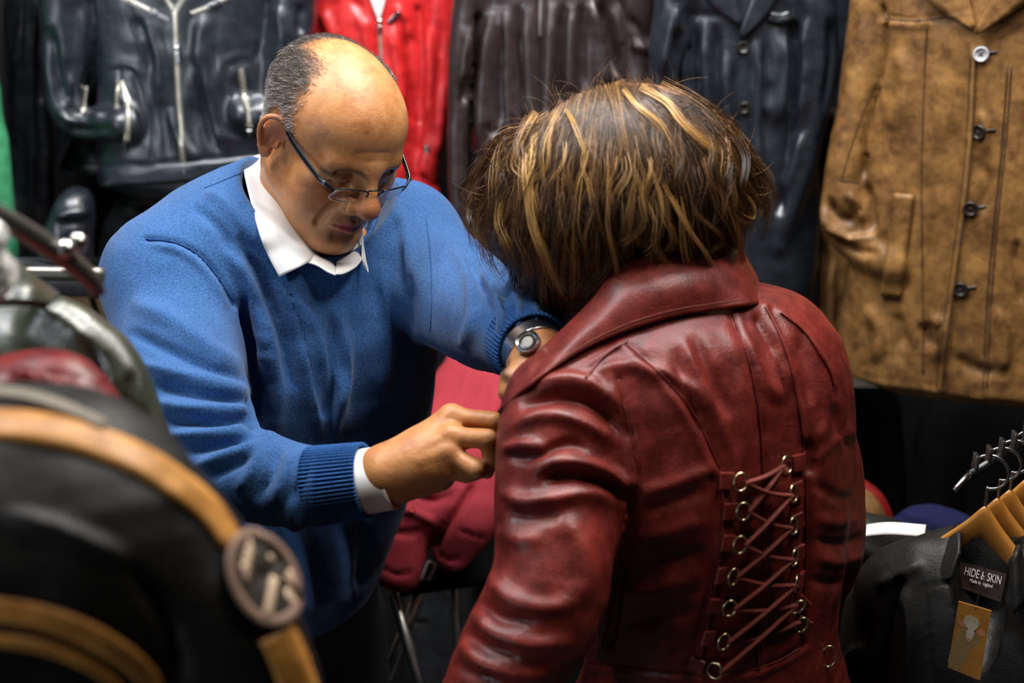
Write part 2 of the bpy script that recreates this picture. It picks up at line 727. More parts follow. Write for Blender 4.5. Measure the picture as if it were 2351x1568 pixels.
def skin_mat(name, deep, mid, light):
    m, nt, b = new_mat(name)
    v = obj_coords(nt)
    c = ramp(nt, [(0.3, deep), (0.52, mid), (0.75, light)], noise(nt, v, 38, 6, 0.62, 0.4)).outputs[0]
    spots = N_(nt, 'ShaderNodeTexVoronoi', Scale=130)
    nt.links.new(v, spots.inputs['Vector'])
    sp = ramp(nt, [(0.10, (1, 1, 1)), (0.2, (0, 0, 0))], spots.outputs['Distance']).outputs[0]
    keep = ramp(nt, [(0.60, (0, 0, 0)), (0.68, (1, 1, 1))], noise(nt, v, 60, 1)).outputs[0]
    fk = nt.nodes.new('ShaderNodeMath')
    fk.operation = 'MULTIPLY'
    nt.links.new(sp, fk.inputs[0])
    nt.links.new(keep, fk.inputs[1])
    f2 = nt.nodes.new('ShaderNodeMath')
    f2.operation = 'MULTIPLY'
    f2.inputs[1].default_value = 0.45
    nt.links.new(fk.outputs[0], f2.inputs[0])
    c = mixc(nt, f2.outputs[0], c, [x * 0.4 for x in deep])
    for att, colr, w in (('red', (0.42, 0.075, 0.045), 1.0), ('lips', (0.30, 0.05, 0.055), 1.0), ('beard', (0.20, 0.12, 0.085), 0.35), ('mark', (0.12, 0.055, 0.035), 1.0), ('brow', (0.03, 0.02, 0.015), 1.0), ('nail', (0.62, 0.34, 0.25), 1.0)):
        a = nt.nodes.new('ShaderNodeAttribute')
        a.attribute_name = att
        k = nt.nodes.new('ShaderNodeMath')
        k.operation = 'MULTIPLY'
        k.inputs[1].default_value = w
        nt.links.new(a.outputs['Fac'], k.inputs[0])
        c = mixc(nt, k.outputs[0], c, colr)
    nt.links.new(c, b.inputs['Base Color'])
    b.inputs['Roughness'].default_value = 0.42
    b.inputs['Specular IOR Level'].default_value = 0.45
    b.inputs['Subsurface Weight'].default_value = 0.12
    b.inputs['Subsurface Radius'].default_value = (0.012, 0.004, 0.002)
    b.inputs['Subsurface Scale'].default_value = 0.6
    n1 = bump(nt, noise(nt, v, 900, 3, 0.6), 0.35, 0.0008)
    n2 = bump(nt, noise(nt, v, 130, 4, 0.6), 0.30, 0.0020, n1)
    nt.links.new(n2, b.inputs['Normal'])
    return m


def hair_mat(name, stops, rough=0.35):
    m, nt, b = new_mat(name)
    a = nt.nodes.new('ShaderNodeAttribute')
    a.attribute_name = 'tint'
    c = ramp(nt, stops, a.outputs['Fac'])
    nt.links.new(c.outputs[0], b.inputs['Base Color'])
    b.inputs['Roughness'].default_value = rough
    b.inputs['Specular IOR Level'].default_value = 0.6
    return m


M = {}
M['skin'] = skin_mat('man_skin', (0.37, 0.14, 0.045), (0.51, 0.22, 0.08), (0.60, 0.29, 0.12))
M['skin2'] = skin_mat('woman_skin', (0.36, 0.15, 0.07), (0.5, 0.24, 0.12), (0.6, 0.32, 0.17))
M['grey_hair'] = hair_mat('grey_hair', [(0.0, (0.012, 0.009, 0.008)), (0.5, (0.10, 0.075, 0.06)), (1.0, (0.62, 0.57, 0.52))], 0.45)
M['hair'] = hair_mat('highlighted_hair', [(0.0, (0.016, 0.008, 0.004)), (0.32, (0.075, 0.033, 0.013)), (0.66, (0.29, 0.140, 0.045)), (1.0, (0.74, 0.44, 0.14))], 0.34)
M['sweater'] = cloth('blue_knit', (0.009, 0.044, 0.140), (0.052, 0.150, 0.365), 520, 0.95, 0.6, (1, 1, 0.6), 0.15)
M['rib'] = cloth('blue_rib_knit', (0.008, 0.042, 0.150), (0.032, 0.115, 0.31), 520, 0.95, 0.5)
M['shirt'] = cloth('white_cotton', (0.78, 0.77, 0.75), (0.86, 0.85, 0.83), 700, 0.85, 0.12)
M['trousers'] = cloth('black_cloth', (0.006, 0.006, 0.007), (0.016, 0.016, 0.018), 400, 0.9, 0.3)
M['shoe'] = plain('black_shoe', (0.02, 0.018, 0.016), 0.4)
M['red_leather'] = leather('oxblood_leather', (0.085, 0.009, 0.007), (0.225, 0.026, 0.017), 0.42, 9, 0.36, 0.72, 500, 0.0, 0.45, 0.6)
M['red_suede'] = plain('oxblood_lace', (0.16, 0.022, 0.012), 0.75)
M['brass'] = plain('brass', (0.72, 0.58, 0.34), 0.28, 1.0)
M['steel'] = plain('steel', (0.62, 0.62, 0.62), 0.25, 1.0)
M['zip'] = plain('zip_metal', (0.85, 0.80, 0.68), 0.35, 0.75)
M['black_metal'] = plain('black_metal', (0.02, 0.02, 0.022), 0.25, 0.6)
M['black_leather'] = leather('black_leather', (0.006, 0.0065, 0.008), (0.012, 0.013, 0.016), 0.36, 12, 0.4, 0.7, 420, 0.3, 0.7)
M['blue_black_leather'] = leather('blue_black_leather', (0.007, 0.0095, 0.014), (0.014, 0.019, 0.028), 0.36, 12, 0.4, 0.7, 420, 0.7, 0.9)
M['brown_leather'] = leather('dark_brown_leather', (0.020, 0.011, 0.011), (0.038, 0.022, 0.022), 0.36, 8, 0.4, 0.7, 420, 0.5, 0.8)
M['scarlet_leather'] = leather('scarlet_leather', (0.50, 0.012, 0.014), (0.68, 0.03, 0.03), 0.36, 8, 0.4, 0.7, 420, 0.2, 0.55)
M['tan_leather'] = leather('tan_waxed_leather', (0.095, 0.040, 0.014), (0.31, 0.155, 0.044), 0.44, 9, 0.38, 0.68, 480, 0.0, 0.4)
M['tan_leather_dark'] = leather('brown_waxed_leather', (0.08, 0.035, 0.012), (0.2, 0.10, 0.03), 0.5, 11, 0.36, 0.70, 480, 0.0, 0.35)
M['olive_leather'] = leather('olive_leather', (0.028, 0.032, 0.018), (0.052, 0.058, 0.034), 0.34, 9, 0.4, 0.7, 420, 0.3, 0.6)
M['green_leather'] = leather('green_leather', (0.03, 0.20, 0.09), (0.06, 0.30, 0.14), 0.45, 9, 0.4, 0.7)
M['dark_red_leather'] = leather('dark_red_leather', (0.11, 0.003, 0.003), (0.22, 0.009, 0.008), 0.42, 9, 0.4, 0.7)
M['orange_leather'] = leather('orange_leather', (0.46, 0.19, 0.035), (0.62, 0.29, 0.07), 0.42, 9, 0.4, 0.7)
M['wine_cloth'] = cloth('wine_red_cotton', (0.23, 0.018, 0.028), (0.37, 0.040, 0.052), 420, 0.85, 0.25)
M['wood'] = plain('varnished_hanger_wood', (0.46, 0.19, 0.035), 0.32, 0, 0.5, 0.25, 25)
M['horn'] = plain('horn_button', (0.02, 0.016, 0.012), 0.3, 0, 0.6)
M['pearl'] = plain('pale_button', (0.55, 0.55, 0.56), 0.25, 0, 0.6)
M['white_print'] = plain('white_print', (0.8, 0.78, 0.74), 0.6)
M['white_band'] = plain('white_band', (0.82, 0.8, 0.76), 0.6)
M['lining'] = plain('black_lining', (0.006, 0.006, 0.007), 0.85, 0, 0.1)
M['navy'] = cloth('navy_cloth', (0.004, 0.005, 0.03), (0.009, 0.011, 0.055), 300)
M['board'] = plain('plain_board', (0.42, 0.24, 0.12), 0.7, 0, 0.3, 0.2, 14)
M['wall'] = plain('dark_wall_paint', (0.010, 0.009, 0.009), 0.9, 0, 0.2)
M['floor'] = plain('dark_floor', (0.035, 0.03, 0.027), 0.6)
M['ceiling'] = plain('ceiling_paint', (0.5, 0.49, 0.47), 0.9)
M['black_plastic'] = plain('black_plastic', (0.010, 0.010, 0.012), 0.22)


def clear_mat(name, tint, rough=0.02, ior=1.3):
    m, nt, b = new_mat(name)
    b.inputs['Base Color'].default_value = (*tint, 1)
    b.inputs['Transmission Weight'].default_value = 1.0
    b.inputs['Roughness'].default_value = rough
    b.inputs['IOR'].default_value = ior
    return m


def thin_glass(name):
    m, nt, b = new_mat(name)
    out = nt.nodes['Material Output']
    nt.nodes.remove(b)
    t = N_(nt, 'ShaderNodeBsdfTransparent')
    t.inputs[0].default_value = (0.94, 0.95, 0.97, 1)
    g = N_(nt, 'ShaderNodeBsdfGlossy', Roughness=0.03)
    lw = N_(nt, 'ShaderNodeLayerWeight', Blend=0.5)
    pw = N_(nt, 'ShaderNodeMath', operation='POWER')
    pw.inputs[1].default_value = 5.0
    nt.links.new(lw.outputs['Facing'], pw.inputs[0])
    fr = N_(nt, 'ShaderNodeMath', operation='MULTIPLY_ADD')
    fr.inputs[1].default_value, fr.inputs[2].default_value = 0.7, 0.04
    nt.links.new(pw.outputs[0], fr.inputs[0])
    mx = N_(nt, 'ShaderNodeMixShader')
    nt.links.new(fr.outputs[0], mx.inputs[0])
    nt.links.new(t.outputs[0], mx.inputs[1])
    nt.links.new(g.outputs[0], mx.inputs[2])
    nt.links.new(mx.outputs[0], out.inputs[0])
    return m


M['lens'] = thin_glass('lens_glass')
M['clear_plastic'] = clear_mat('clear_plastic', (0.92, 0.95, 0.93), 0.08, 1.35)
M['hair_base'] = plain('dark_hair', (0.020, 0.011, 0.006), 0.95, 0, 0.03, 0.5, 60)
M['label_brown'] = plain('brown_label', (0.045, 0.024, 0.018), 0.5)
M['tag_orange'] = plain('tag_print_orange', (0.52, 0.22, 0.04), 0.45, 0, 0.4, 0.2, 60)
M['fleece'] = cloth('printed_fleece', (0.26, 0.15, 0.05), (0.52, 0.34, 0.14), 900, 0.6, 0.0)
M['fleece_light'] = cloth('printed_pale_fleece', (0.5, 0.4, 0.22), (0.72, 0.62, 0.42), 900, 0.6, 0.0)
M['sheep_face'] = plain('printed_sheep_face', (0.70, 0.58, 0.46), 0.5)
M['sheep_ear'] = plain('printed_sheep_pink', (0.70, 0.27, 0.17), 0.5)
M['grey_tape'] = plain('grey_tape', (0.20, 0.17, 0.13), 0.6)
M['patch_brown'] = plain('patch_ground', (0.020, 0.013, 0.008), 0.7)
M['patch_ring'] = plain('patch_border', (0.22, 0.13, 0.09), 0.7)
M['patch_thread'] = plain('patch_thread', (0.62, 0.44, 0.30), 0.7)
M['dark_steel'] = plain('dark_steel', (0.22, 0.21, 0.19), 0.35, 0.85)
M['wrap'] = plain('plastic_wrap', (0.62, 0.62, 0.58), 0.12, 0, 0.8, 0.25, 120)
M['matt_black_leather'] = leather('matt_black_leather', (0.007, 0.0065, 0.006), (0.013, 0.012, 0.011), 0.5, 12, 0.4, 0.7, 420, 0.0, 0.3)
M['stitch_brown'] = plain('brown_stitching', (0.045, 0.020, 0.008), 0.7)


# ================================================================ the room
def plane(name, c, sx, sy, ax, mat):
    o = obj(name, box(c, (sx, sy, 0.06), ax), mat, None, False)
    o['kind'] = 'structure'
    return o


plane('floor', (0, 1.2, -0.03), 5.6, 5.6, np.eye(3), M['floor'])
plane('ceiling', (0, 1.2, 3.03), 5.6, 5.6, np.eye(3), M['ceiling'])
plane('wall_back', (0, 2.86, 1.5), 5.6, 3.06, np.array([[1, 0, 0], [0, 0, 1], [0, -1, 0]]), M['wall'])
plane('wall_right', (2.5, 1.2, 1.5), 5.6, 3.06, np.array([[0, 1, 0], [0, 0, 1], [1, 0, 0]]), M['wall'])


# ---------------------------------------------------------------- people: heads and hands
class Frame:
    """Head-local axes: x to the person's left, y out of the face, z to the crown; metres from the point between the ears."""
    def __init__(self, origin, yaw, pitch, roll=0.0, scale=1.0):
        sy, cy, sp, cp = math.sin(yaw), math.cos(yaw), math.sin(pitch), math.cos(pitch)
        x = np.array([cy, sy, 0])
        y = np.array([sy * cp, -cy * cp, -sp])
        z = np.array([sy * sp, -cy * sp, cp])
        cr, sr = math.cos(roll), math.sin(roll)
        self.A = np.array([x * cr + z * sr, y, z * cr - x * sr])
        self.o = np.asarray(origin, float)
        self.s = scale

    def __call__(self, *p):
        return self.o + (np.asarray(p, float) * self.s) @ self.A

    def inv(self, W):
        return (np.asarray(W, float) - self.o) @ self.A.T / self.s


def head_solid(S, H, man=True):
    s = H.s
    A = H.A

    def ball(x, y, z, r, op='u', k=0.0, rot=None):
        rr = np.asarray(r, float) * s if np.ndim(r) else r * s
        S.ball(H(x, y, z), rr, A if rot is None else rot @ A, op, k * s)

    def cone(a, b, ra, rb, op='u', k=0.0):
        S.cone(H(*a), H(*b), ra * s, rb * s, op, k * s)

    def turn(ax, ang):
        c, q = math.cos(ang), math.sin(ang)
        return np.array([[1, 0, 0], [0, c, q], [0, -q, c]]) if ax == 'x' else np.array([[c, q, 0], [-q, c, 0], [0, 0, 1]]) if ax == 'z' else np.array([[c, 0, -q], [0, 1, 0], [q, 0, c]])
    ball(0, -0.016, 0.043, (0.082, 0.099, 0.079) if man else (0.0775, 0.099, 0.085))
    ball(0, 0.028, 0.040, (0.073, 0.065, 0.060) if man else (0.067, 0.064, 0.062), k=0.03)
    ball(0, 0.036, -0.035, (0.061 if man else 0.057, 0.056, 0.072), k=0.03)
    ball(0, -0.03, -0.02, (0.066, 0.066, 0.06), k=0.03)
    for m in (-1, 1):
        cone((m * 0.054, 0.002, -0.052), (m * 0.018, 0.074, -0.100), 0.021, 0.019, k=0.03)
        ball(m * 0.049, 0.058, -0.012, (0.022, 0.022, 0.017), k=0.02)
        ball(m * 0.045, 0.054, -0.048, (0.025, 0.030, 0.033), k=0.022)
        cone((m * 0.010, 0.0905, 0.021), (m * 0.046, 0.077, 0.020), 0.0105, 0.0095, k=0.02)
    ball(0, 0.083, -0.100, (0.023, 0.019, 0.019), k=0.02)
    ball(0, 0.040, -0.103, (0.042, 0.042, 0.020), k=0.03)
    for m in (-1, 1):
        ball(m * 0.032, 0.106, 0.002, (0.019, 0.019, 0.011), 's', 0.014)
        ball(m * 0.0325, 0.0765, 0.003, (0.0175, 0.0145, 0.0135), k=0.006)
        S.chain([H(m * 0.017, 0.085, -0.003), H(m * 0.026, 0.0918, -0.0055), H(m * 0.036, 0.0910, -0.0060), H(m * 0.048, 0.080, -0.002)], np.array([.0003, .0013, .0013, .0003]) * s, 's', 0.003 * s)
        S.chain([H(m * 0.018, 0.088, 0.007), H(m * 0.028, 0.0925, 0.0115), H(m * 0.040, 0.0885, 0.0115), H(m * 0.05, 0.076, 0.006)], np.array([.0002, .0014, .0014, .0002]) * s, 's', 0.004 * s)
        S.chain([H(m * 0.016, 0.086, -0.010), H(m * 0.028, 0.0905, -0.0175), H(m * 0.042, 0.084, -0.015)], np.array([.0015, .002, .001]) * s, 's', 0.009 * s)
    cone((0, 0.095, 0.018), (0, 0.117, -0.020), 0.0085, 0.0128, k=0.014)
    ball(0, 0.1195, -0.0255, (0.0155, 0.0145, 0.0135), k=0.010)
    for m in (-1, 1):
        ball(m * 0.0165, 0.1050, -0.0300, (0.0105, 0.0135, 0.0115), k=0.005)
        ball(m * 0.0075, 0.1135, -0.0395, (0.0042, 0.006, 0.0045), 's', 0.003)
        S.chain([H(m * 0.0255, 0.099, -0.022), H(m * 0.0265, 0.1015, -0.031), H(m * 0.021, 0.102, -0.037)], np.array([.001, .0016, .001]) * s, 's', 0.007 * s)
    ball(0, 0.078, -0.056, (0.034, 0.023, 0.024), k=0.020)
    for m in (-1, 1):
        S.chain([H(0, 0.1015, -0.0615), H(m * 0.006, 0.1020, -0.0600), H(m * 0.016, 0.0965, -0.0630), H(m * 0.026, 0.086, -0.0670)], np.array([.0048, .0052, .0040, .002]) * s, 'u', 0.006 * s, 3)
        S.chain([H(0, 0.1000, -0.0720), H(m * 0.012, 0.0970, -0.0715), H(m * 0.025, 0.0855, -0.0680)], np.array([.0068, .0058, .002]) * s, 'u', 0.006 * s, 3)
    S.chain([H(-0.025, 0.0925, -0.0675), H(-0.014, 0.1010, -0.0665), H(0, 0.1062, -0.0665), H(0.014, 0.1010, -0.0665), H(0.025, 0.0925, -0.0675)], np.array([.0003, .0010, .0012, .0010, .0003]) * s, 's', 0.0035 * s)
    cone((-0.014, 0.0975, -0.0845), (0.014, 0.0975, -0.0845), 0.004, 0.004, 's', 0.014)
    cone((0, 0.1065, -0.049), (0, 0.1035, -0.056), 0.002, 0.002, 's', 0.006)
    if man:
        for m in (-1, 1):
            S.chain([H(m * 0.024, 0.1000, -0.028), H(m * 0.034, 0.0925, -0.043), H(m * 0.0385, 0.086, -0.060), H(m * 0.0375, 0.0805, -0.077)], np.array([.0012, .0019, .0017, .0008]) * s, 's', 0.009 * s)
    # ears: a tilted shell with a rolled rim, a hollow and a lobe
    for m in (-1, 1):
        E = turn('z', m * R(30)) @ np.eye(3)
        E = turn('x', R(-12)) @ E

        def eh(u, v, w):   # u out of the head, v forward, w up, in the ear's own tilt
            return np.array([m * (0.080 if man else 0.0765), -0.004, 0.000]) + np.array([m * u, v, w]) @ E

        def el(u, v, w):
            return H(*eh(u, v, w))
        S.ball(el(0.004, -0.006, 0.004), np.array([0.0045, 0.0165, 0.028]) * s, E @ A, 'u', 0.005 * s)
        rim = [(0.004, 0.010, 0.006), (0.008, 0.008, 0.022), (0.011, -0.003, 0.032), (0.013, -0.017, 0.026), (0.013, -0.0225, 0.010), (0.011, -0.018, -0.008), (0.008, -0.009, -0.022)]
        S.chain([el(*q) for q in rim], np.array([.003, .0036, .0040, .0042, .0040, .0036, .0040]) * s, 'u', 0.004 * s)
        S.ball(el(0.006, -0.001, -0.0255), np.array([0.005, 0.0085, 0.0095]) * s, E @ A, 'u', 0.006 * s)
        S.ball(el(0.0125, -0.003, -0.003), np.array([0.0100, 0.0095, 0.0135]) * s, E @ A, 's', 0.003 * s)
        S.chain([el(0.0135, 0.001, 0.020), el(0.0145, -0.010, 0.021), el(0.0155, -0.0155, 0.010), el(0.015, -0.013, -0.004)], np.array([.002, .0032, .0028, .002]) * s, 's', 0.003 * s)
        S.ball(el(0.007, 0.0085, -0.006), np.array([0.003, 0.004, 0.006]) * s, E @ A, 'u', 0.004 * s)


def face_marks(H, V):
    """Where lips, brows and ruddier skin are, from head-local positions."""
    L = H.inv(V)
    x, y, z = L.T

    def g(px, py, pz, rx, ry, rz):
        return np.exp(-(((x - px) / rx) ** 2 + ((y - py) / ry) ** 2 + ((z - pz) / rz) ** 2))
    lips = np.clip(1.8 * (np.exp(-(((np.abs(x)) / 0.021) ** 4 + ((z + 0.067 + 0.000) / 0.0085) ** 4)) * (y > 0.08)) - 0.35, 0, 1)
    red = 0.55 * g(0, .12, -.026, .02, .02, .016) + 0.4 * np.maximum(g(.045, .07, -.03, .022, .03, .02), g(-.045, .07, -.03, .022, .03, .02)) + 0.5 * (np.abs(x) > 0.079) * g(np.sign(x) * .085, -.01, 0, .02, .04, .05)
    beard = np.clip(g(0, .08, -.085, .06, .05, .035) * 1.0, 0, 1) * (1 - lips)
    beard = np.clip(beard + 0.8 * g(0, .1, -.05, .03, .02, .01), 0, 1) * (y > 0.02)
    brow = np.zeros_like(x)
    for m in (-1, 1):
        t = (np.abs(x - m * 0.03) / 0.021) ** 4
        arch = 0.0190 - 12 * (x - m * 0.027) ** 2
        brow = np.maximum(brow, 0.8 * np.exp(-t - ((z - arch) / 0.0042) ** 2) * (y > 0.05))
        lash = 0.75 * np.exp(-((np.abs(x) - 0.032) / 0.016) ** 4 - ((z + 0.0052) / 0.0018) ** 2) * (y > 0.07)
        brow = np.maximum(brow, lash)
    return dict(lips=lips, red=np.clip(red, 0, 1), beard=beard, brow=brow)


def finger(S, pts, rads, k=0.004):
    """One finger: knuckle, two joints and tip, a little thicker at the joints."""
    q, r = [pts[0]], [rads[0]]
    for i in range(1, len(pts)):
        a, b = np.asarray(pts[i - 1], float), np.asarray(pts[i], float)
        q += [a * 0.5 + b * 0.5, b]
        r += [(rads[i - 1] + rads[i]) / 2 * 0.95, rads[i]]
    for i in range(len(q) - 1):
        S.cone(q[i], q[i + 1], r[i], r[i + 1], 'u' if i == 0 else 'm', k)


def hair_object(name, strands, tints, radius, mat, parent, tip=0.25):
    """strands: list of (n,3) arrays in room coordinates."""
    b = base_of(parent)
    hc = bpy.data.hair_curves.new(name)
    hc.add_curves([len(s) for s in strands])
    pos = np.concatenate(strands) - b
    hc.position_data.foreach_set('vector', pos.astype(np.float32).ravel())
    rad = np.concatenate([np.interp(np.linspace(0, 1, len(s)), [0, 0.12, 0.5, 1], [0.3, 1, 0.9, tip]) * (radius if np.isscalar(radius) else radius[i]) for i, s in enumerate(strands)])
    at = hc.attributes.get('radius') or hc.attributes.new('radius', 'FLOAT', 'POINT')
    at.data.foreach_set('value', rad.astype(np.float32))
    t = hc.attributes.new('tint', 'FLOAT', 'CURVE')
    t.data.foreach_set('value', np.asarray(tints, np.float32))
    hc.materials.append(mat)
    o = bpy.data.objects.new(name, hc)
    COL.objects.link(o)
    o.parent = parent
    return o


# ================================================================ the shopkeeper
rng = np.random.default_rng(7)
HM = Frame(P(759, 317, 1.675), R(36.7), R(27), R(-8.4), 0.896)
man_left = np.array([math.cos(R(34)), math.sin(R(34)), 0])
man_fwd = np.array([math.sin(R(34)), -math.cos(R(34)), 0])
RA = [P(370, 655, 1.67), P(395, 850, 1.60), P(470, 1030, 1.535), P(640, 1106, 1.505), P(800, 1102, 1.485), P(893, 1085, 1.472)]
LA = [P(930, 565, 1.84), P(1040, 672, 1.73), P(1130, 725, 1.65), P(1180, 768, 1.56), P(1228, 806, 1.475)]
S = Solid()
head_solid(S, HM, True)
S.chain([HM(0, -0.025, -0.035), HM(0, -0.03, -0.09), (-0.240, 1.720, 1.44), (-0.262, 1.715, 1.36)], [0.050, 0.048, 0.049, 0.06], 'u', 0.03, 3)
S.sweep([(-0.255, 1.71, 1.39), (-0.27, 1.70, 1.35), (-0.27, 1.70, 1.26), (-0.30, 1.74, 1.10), (-0.335, 1.79, 0.93)], [0.07, 0.145, 0.150, 0.145, 0.145], [0.055, 0.075, 0.10, 0.10, 0.09], man_left, 'u', 0.04, 3)
S.chain(RA, [0.04, 0.040, 0.032, 0.028, 0.027, 0.026], 'u', 0.03, 2)
S.chain(LA, [0.036, 0.040, 0.032, 0.029, 0.027], 'u', 0.03, 2)
# right hand, pinching a button: back of the hand fans from the wrist to the knuckles
WR = RA[-1]
KN = [P(1036, 957, 1.476), P(1036, 1003, 1.455), P(1030, 1043, 1.449), P(1018, 1076, 1.453)]
for kn, r1 in zip(KN, (0.0135, 0.0135, 0.0125, 0.0125)):
    S.cone(WR, kn, 0.022, r1, 'u', 0.016)
S.cone(P(905, 1108, 1.478), P(1010, 1092, 1.475), 0.019, 0.016, 'u', 0.016)
S.ball(P(965, 1055, 1.474), 0.026, None, 'u', 0.02)
for kn in KN[:3]:
    S.ball(kn + np.array([0, -0.004, 0.004]), 0.0095, None, 'u', 0.006)
for i, kn in enumerate(KN[:3]):            # tendons
    S.cone(WR * 0.45 + kn * 0.55 + np.array([0, -0.015, 0.010]), kn + np.array([0, -0.006, 0.007]), 0.0026, 0.0034, 'u', 0.007)
for a, b in (((945, 1038, 1.452), (1000, 1010, 1.449)), ((950, 1060, 1.449), (1005, 1050, 1.440)), ((930, 1068, 1.450), (985, 1070, 1.444))):   # veins
    S.cone(P(*a), P(*b), 0.0020, 0.0017, 'u', 0.005)
finger(S, [KN[0], P(1133, 966, 1.458), P(1156, 1008, 1.463), P(1146, 1042, 1.472)], [0.0110, 0.0095, 0.0080, 0.0068], 0.006)
finger(S, [KN[1], P(1120, 1008, 1.436), P(1128, 1054, 1.444), P(1118, 1084, 1.462)], [0.0112, 0.0105, 0.0085, 0.0072], 0.005)
finger(S, [KN[2], P(1092, 1077, 1.438), P(1088, 1086, 1.462), P(1062, 1072, 1.472)], [0.0108, 0.0105, 0.0085, 0.0070], 0.005)
finger(S, [KN[3], P(1070, 1090, 1.452), P(1070, 1092, 1.474), P(1050, 1082, 1.482)], [0.0098, 0.0088, 0.0072, 0.0062], 0.005)
finger(S, [P(960, 1050, 1.49), P(1050, 1010, 1.505), P(1110, 1000, 1.50), P(1148, 1020, 1.485)], [0.016, 0.0125, 0.0105, 0.0085], 0.010)
# left hand, closed on the lapel
LW = LA[-1]
LK = [P(1196, 858, 1.452), P(1206, 885, 1.435), P(1216, 910, 1.425), P(1226, 932, 1.42)]
for kn in LK:
    S.cone(LW, kn, 0.021, 0.013, 'u', 0.015)
finger(S, [P(1210, 846, 1.445), P(1172, 868, 1.436), P(1164, 900, 1.434), P(1172, 922, 1.438)], [0.0115, 0.0112, 0.0095, 0.0085], 0.008)
for i, kn in enumerate(LK):
    e = P(1190 + 8 * i, 912 + 14 * i, 1.462)
    finger(S, [kn, kn * 0.4 + e * 0.6 + np.array([-0.01, 0.02, 0.0]), e, e + np.array([0.014, -0.006, -0.006])], [0.0105, 0.0095, 0.0085, 0.0075], 0.005)
V, Q = S.mesh(0.0021, smooth=1)
V = sculpt(V, Q, [([(806, 356), (850, 350), (906, 351)], 3.5, -0.7), ([(832, 376), (865, 371), (900, 370)], 3, -0.5), ([(838, 384), (846, 398)], 4, -0.8)])
att = face_marks(HM, V)
L = HM.inv(V)
_hx, _hy, _hz = L.T
stub = np.clip((np.abs(_hx) - 0.035) / 0.02, 0, 1) * np.clip((0.030 - 0.3 * np.maximum(_hz - 0.03, 0) - _hy) / 0.025, 0, 1) * np.clip((_hz + 0.045 - np.clip((_hy + 0.045) / 0.03, 0, 1) * 0.060) / 0.02, 0, 1) * np.clip((0.118 - _hz) / 0.02, 0, 1) * (np.linalg.norm(L - np.array([0, -0.016, 0.043]), axis=1) < 0.12) * (np.linalg.norm(np.abs(L) * np.array([1, 0, 0]) + L * np.array([0, 1, 1]) - np.array([0.088, -0.008, 0.004]), axis=1) > 0.030)
stub = np.maximum(stub, np.clip((-0.05 - _hy) / 0.03, 0, 1) * (_hz < 0.12) * (_hz > -0.05) * (np.linalg.norm(L - np.array([0, -0.016, 0.043]), axis=1) < 0.12))
att['mark'] = 0.55 * stub + 0.55 * np.exp(-(((L - np.array([-0.058, 0.060, 0.052])) / np.array([.02, .010, .0085])) ** 2).sum(1))
hair_zone = None
nails = np.zeros(len(V))
att['nail'] = nails
man = obj('person', (V, Q), M['skin'], None, True, att)
tag(man, 'bald man with glasses in blue sweater, head bowed, fastening the red jacket', 'person')

# cropped grey hair round the back and sides
NV = normals(V, Q)
hl = L
vis = (hl[:, 2] > -0.055) & (hl[:, 2] < 0.13) & (np.linalg.norm(hl - np.array([0, -0.016, 0.043]), axis=1) < 0.125)
x, y, z = hl.T
side = np.clip((np.abs(x) - 0.030) / 0.022, 0, 1)
back = np.clip((-0.045 - y) / 0.03, 0, 1)
m_ = np.maximum(side * np.clip((0.116 - z) / 0.02, 0, 1), back * (z < 0.122))
m_ *= np.clip((0.036 - 0.30 * np.maximum(z - 0.03, 0) - y + 0.006 * vnoise(hl, 70, 4)) / 0.022, 0, 1) * np.clip((z + 0.05 - np.clip((y + 0.045) / 0.03, 0, 1) * 0.066) / 0.015, 0, 1)
m_ *= np.linalg.norm(np.abs(hl) * np.array([1, 0, 0]) + hl * np.array([0, 1, 1]) - np.array([0.088, -0.008, 0.004]), axis=1) > 0.036
wgt = np.where(vis, m_, 0)
pick = rng.choice(len(V), 15000, p=wgt / wgt.sum())
strands, tints = [], []
for i in pick:
    p, n, l = V[i], NV[i], hl[i]
    down = HM.A[1] * -0.75 + HM.A[2] * -0.6 + rng.normal(0, 0.22, 3)
    if l[1] < -0.07:
        down = HM.A[2] * -1.0 + rng.normal(0, 0.2, 3)
    t = down - n * (down @ n)
    t /= np.linalg.norm(t) + 1e-9
    ln = rng.uniform(0.007, 0.012) * (0.55 + 0.45 * wgt[i])
    p0 = p + rng.normal(0, 0.0008, 3)
    strands.append(np.array([p0, p0 + n * ln * 0.28 + t * ln * 0.4, p0 + n * ln * 0.36 + t * ln]))
    grey = np.clip(0.98 - (l[2] - 0.005) * 8.5 + 5.0 * max(l[1] + 0.01, 0) + rng.normal(0, 0.28), 0, 1)
    tints.append(grey)
hair_object('hair', strands, tints, 0.0002, M['grey_hair'], man)

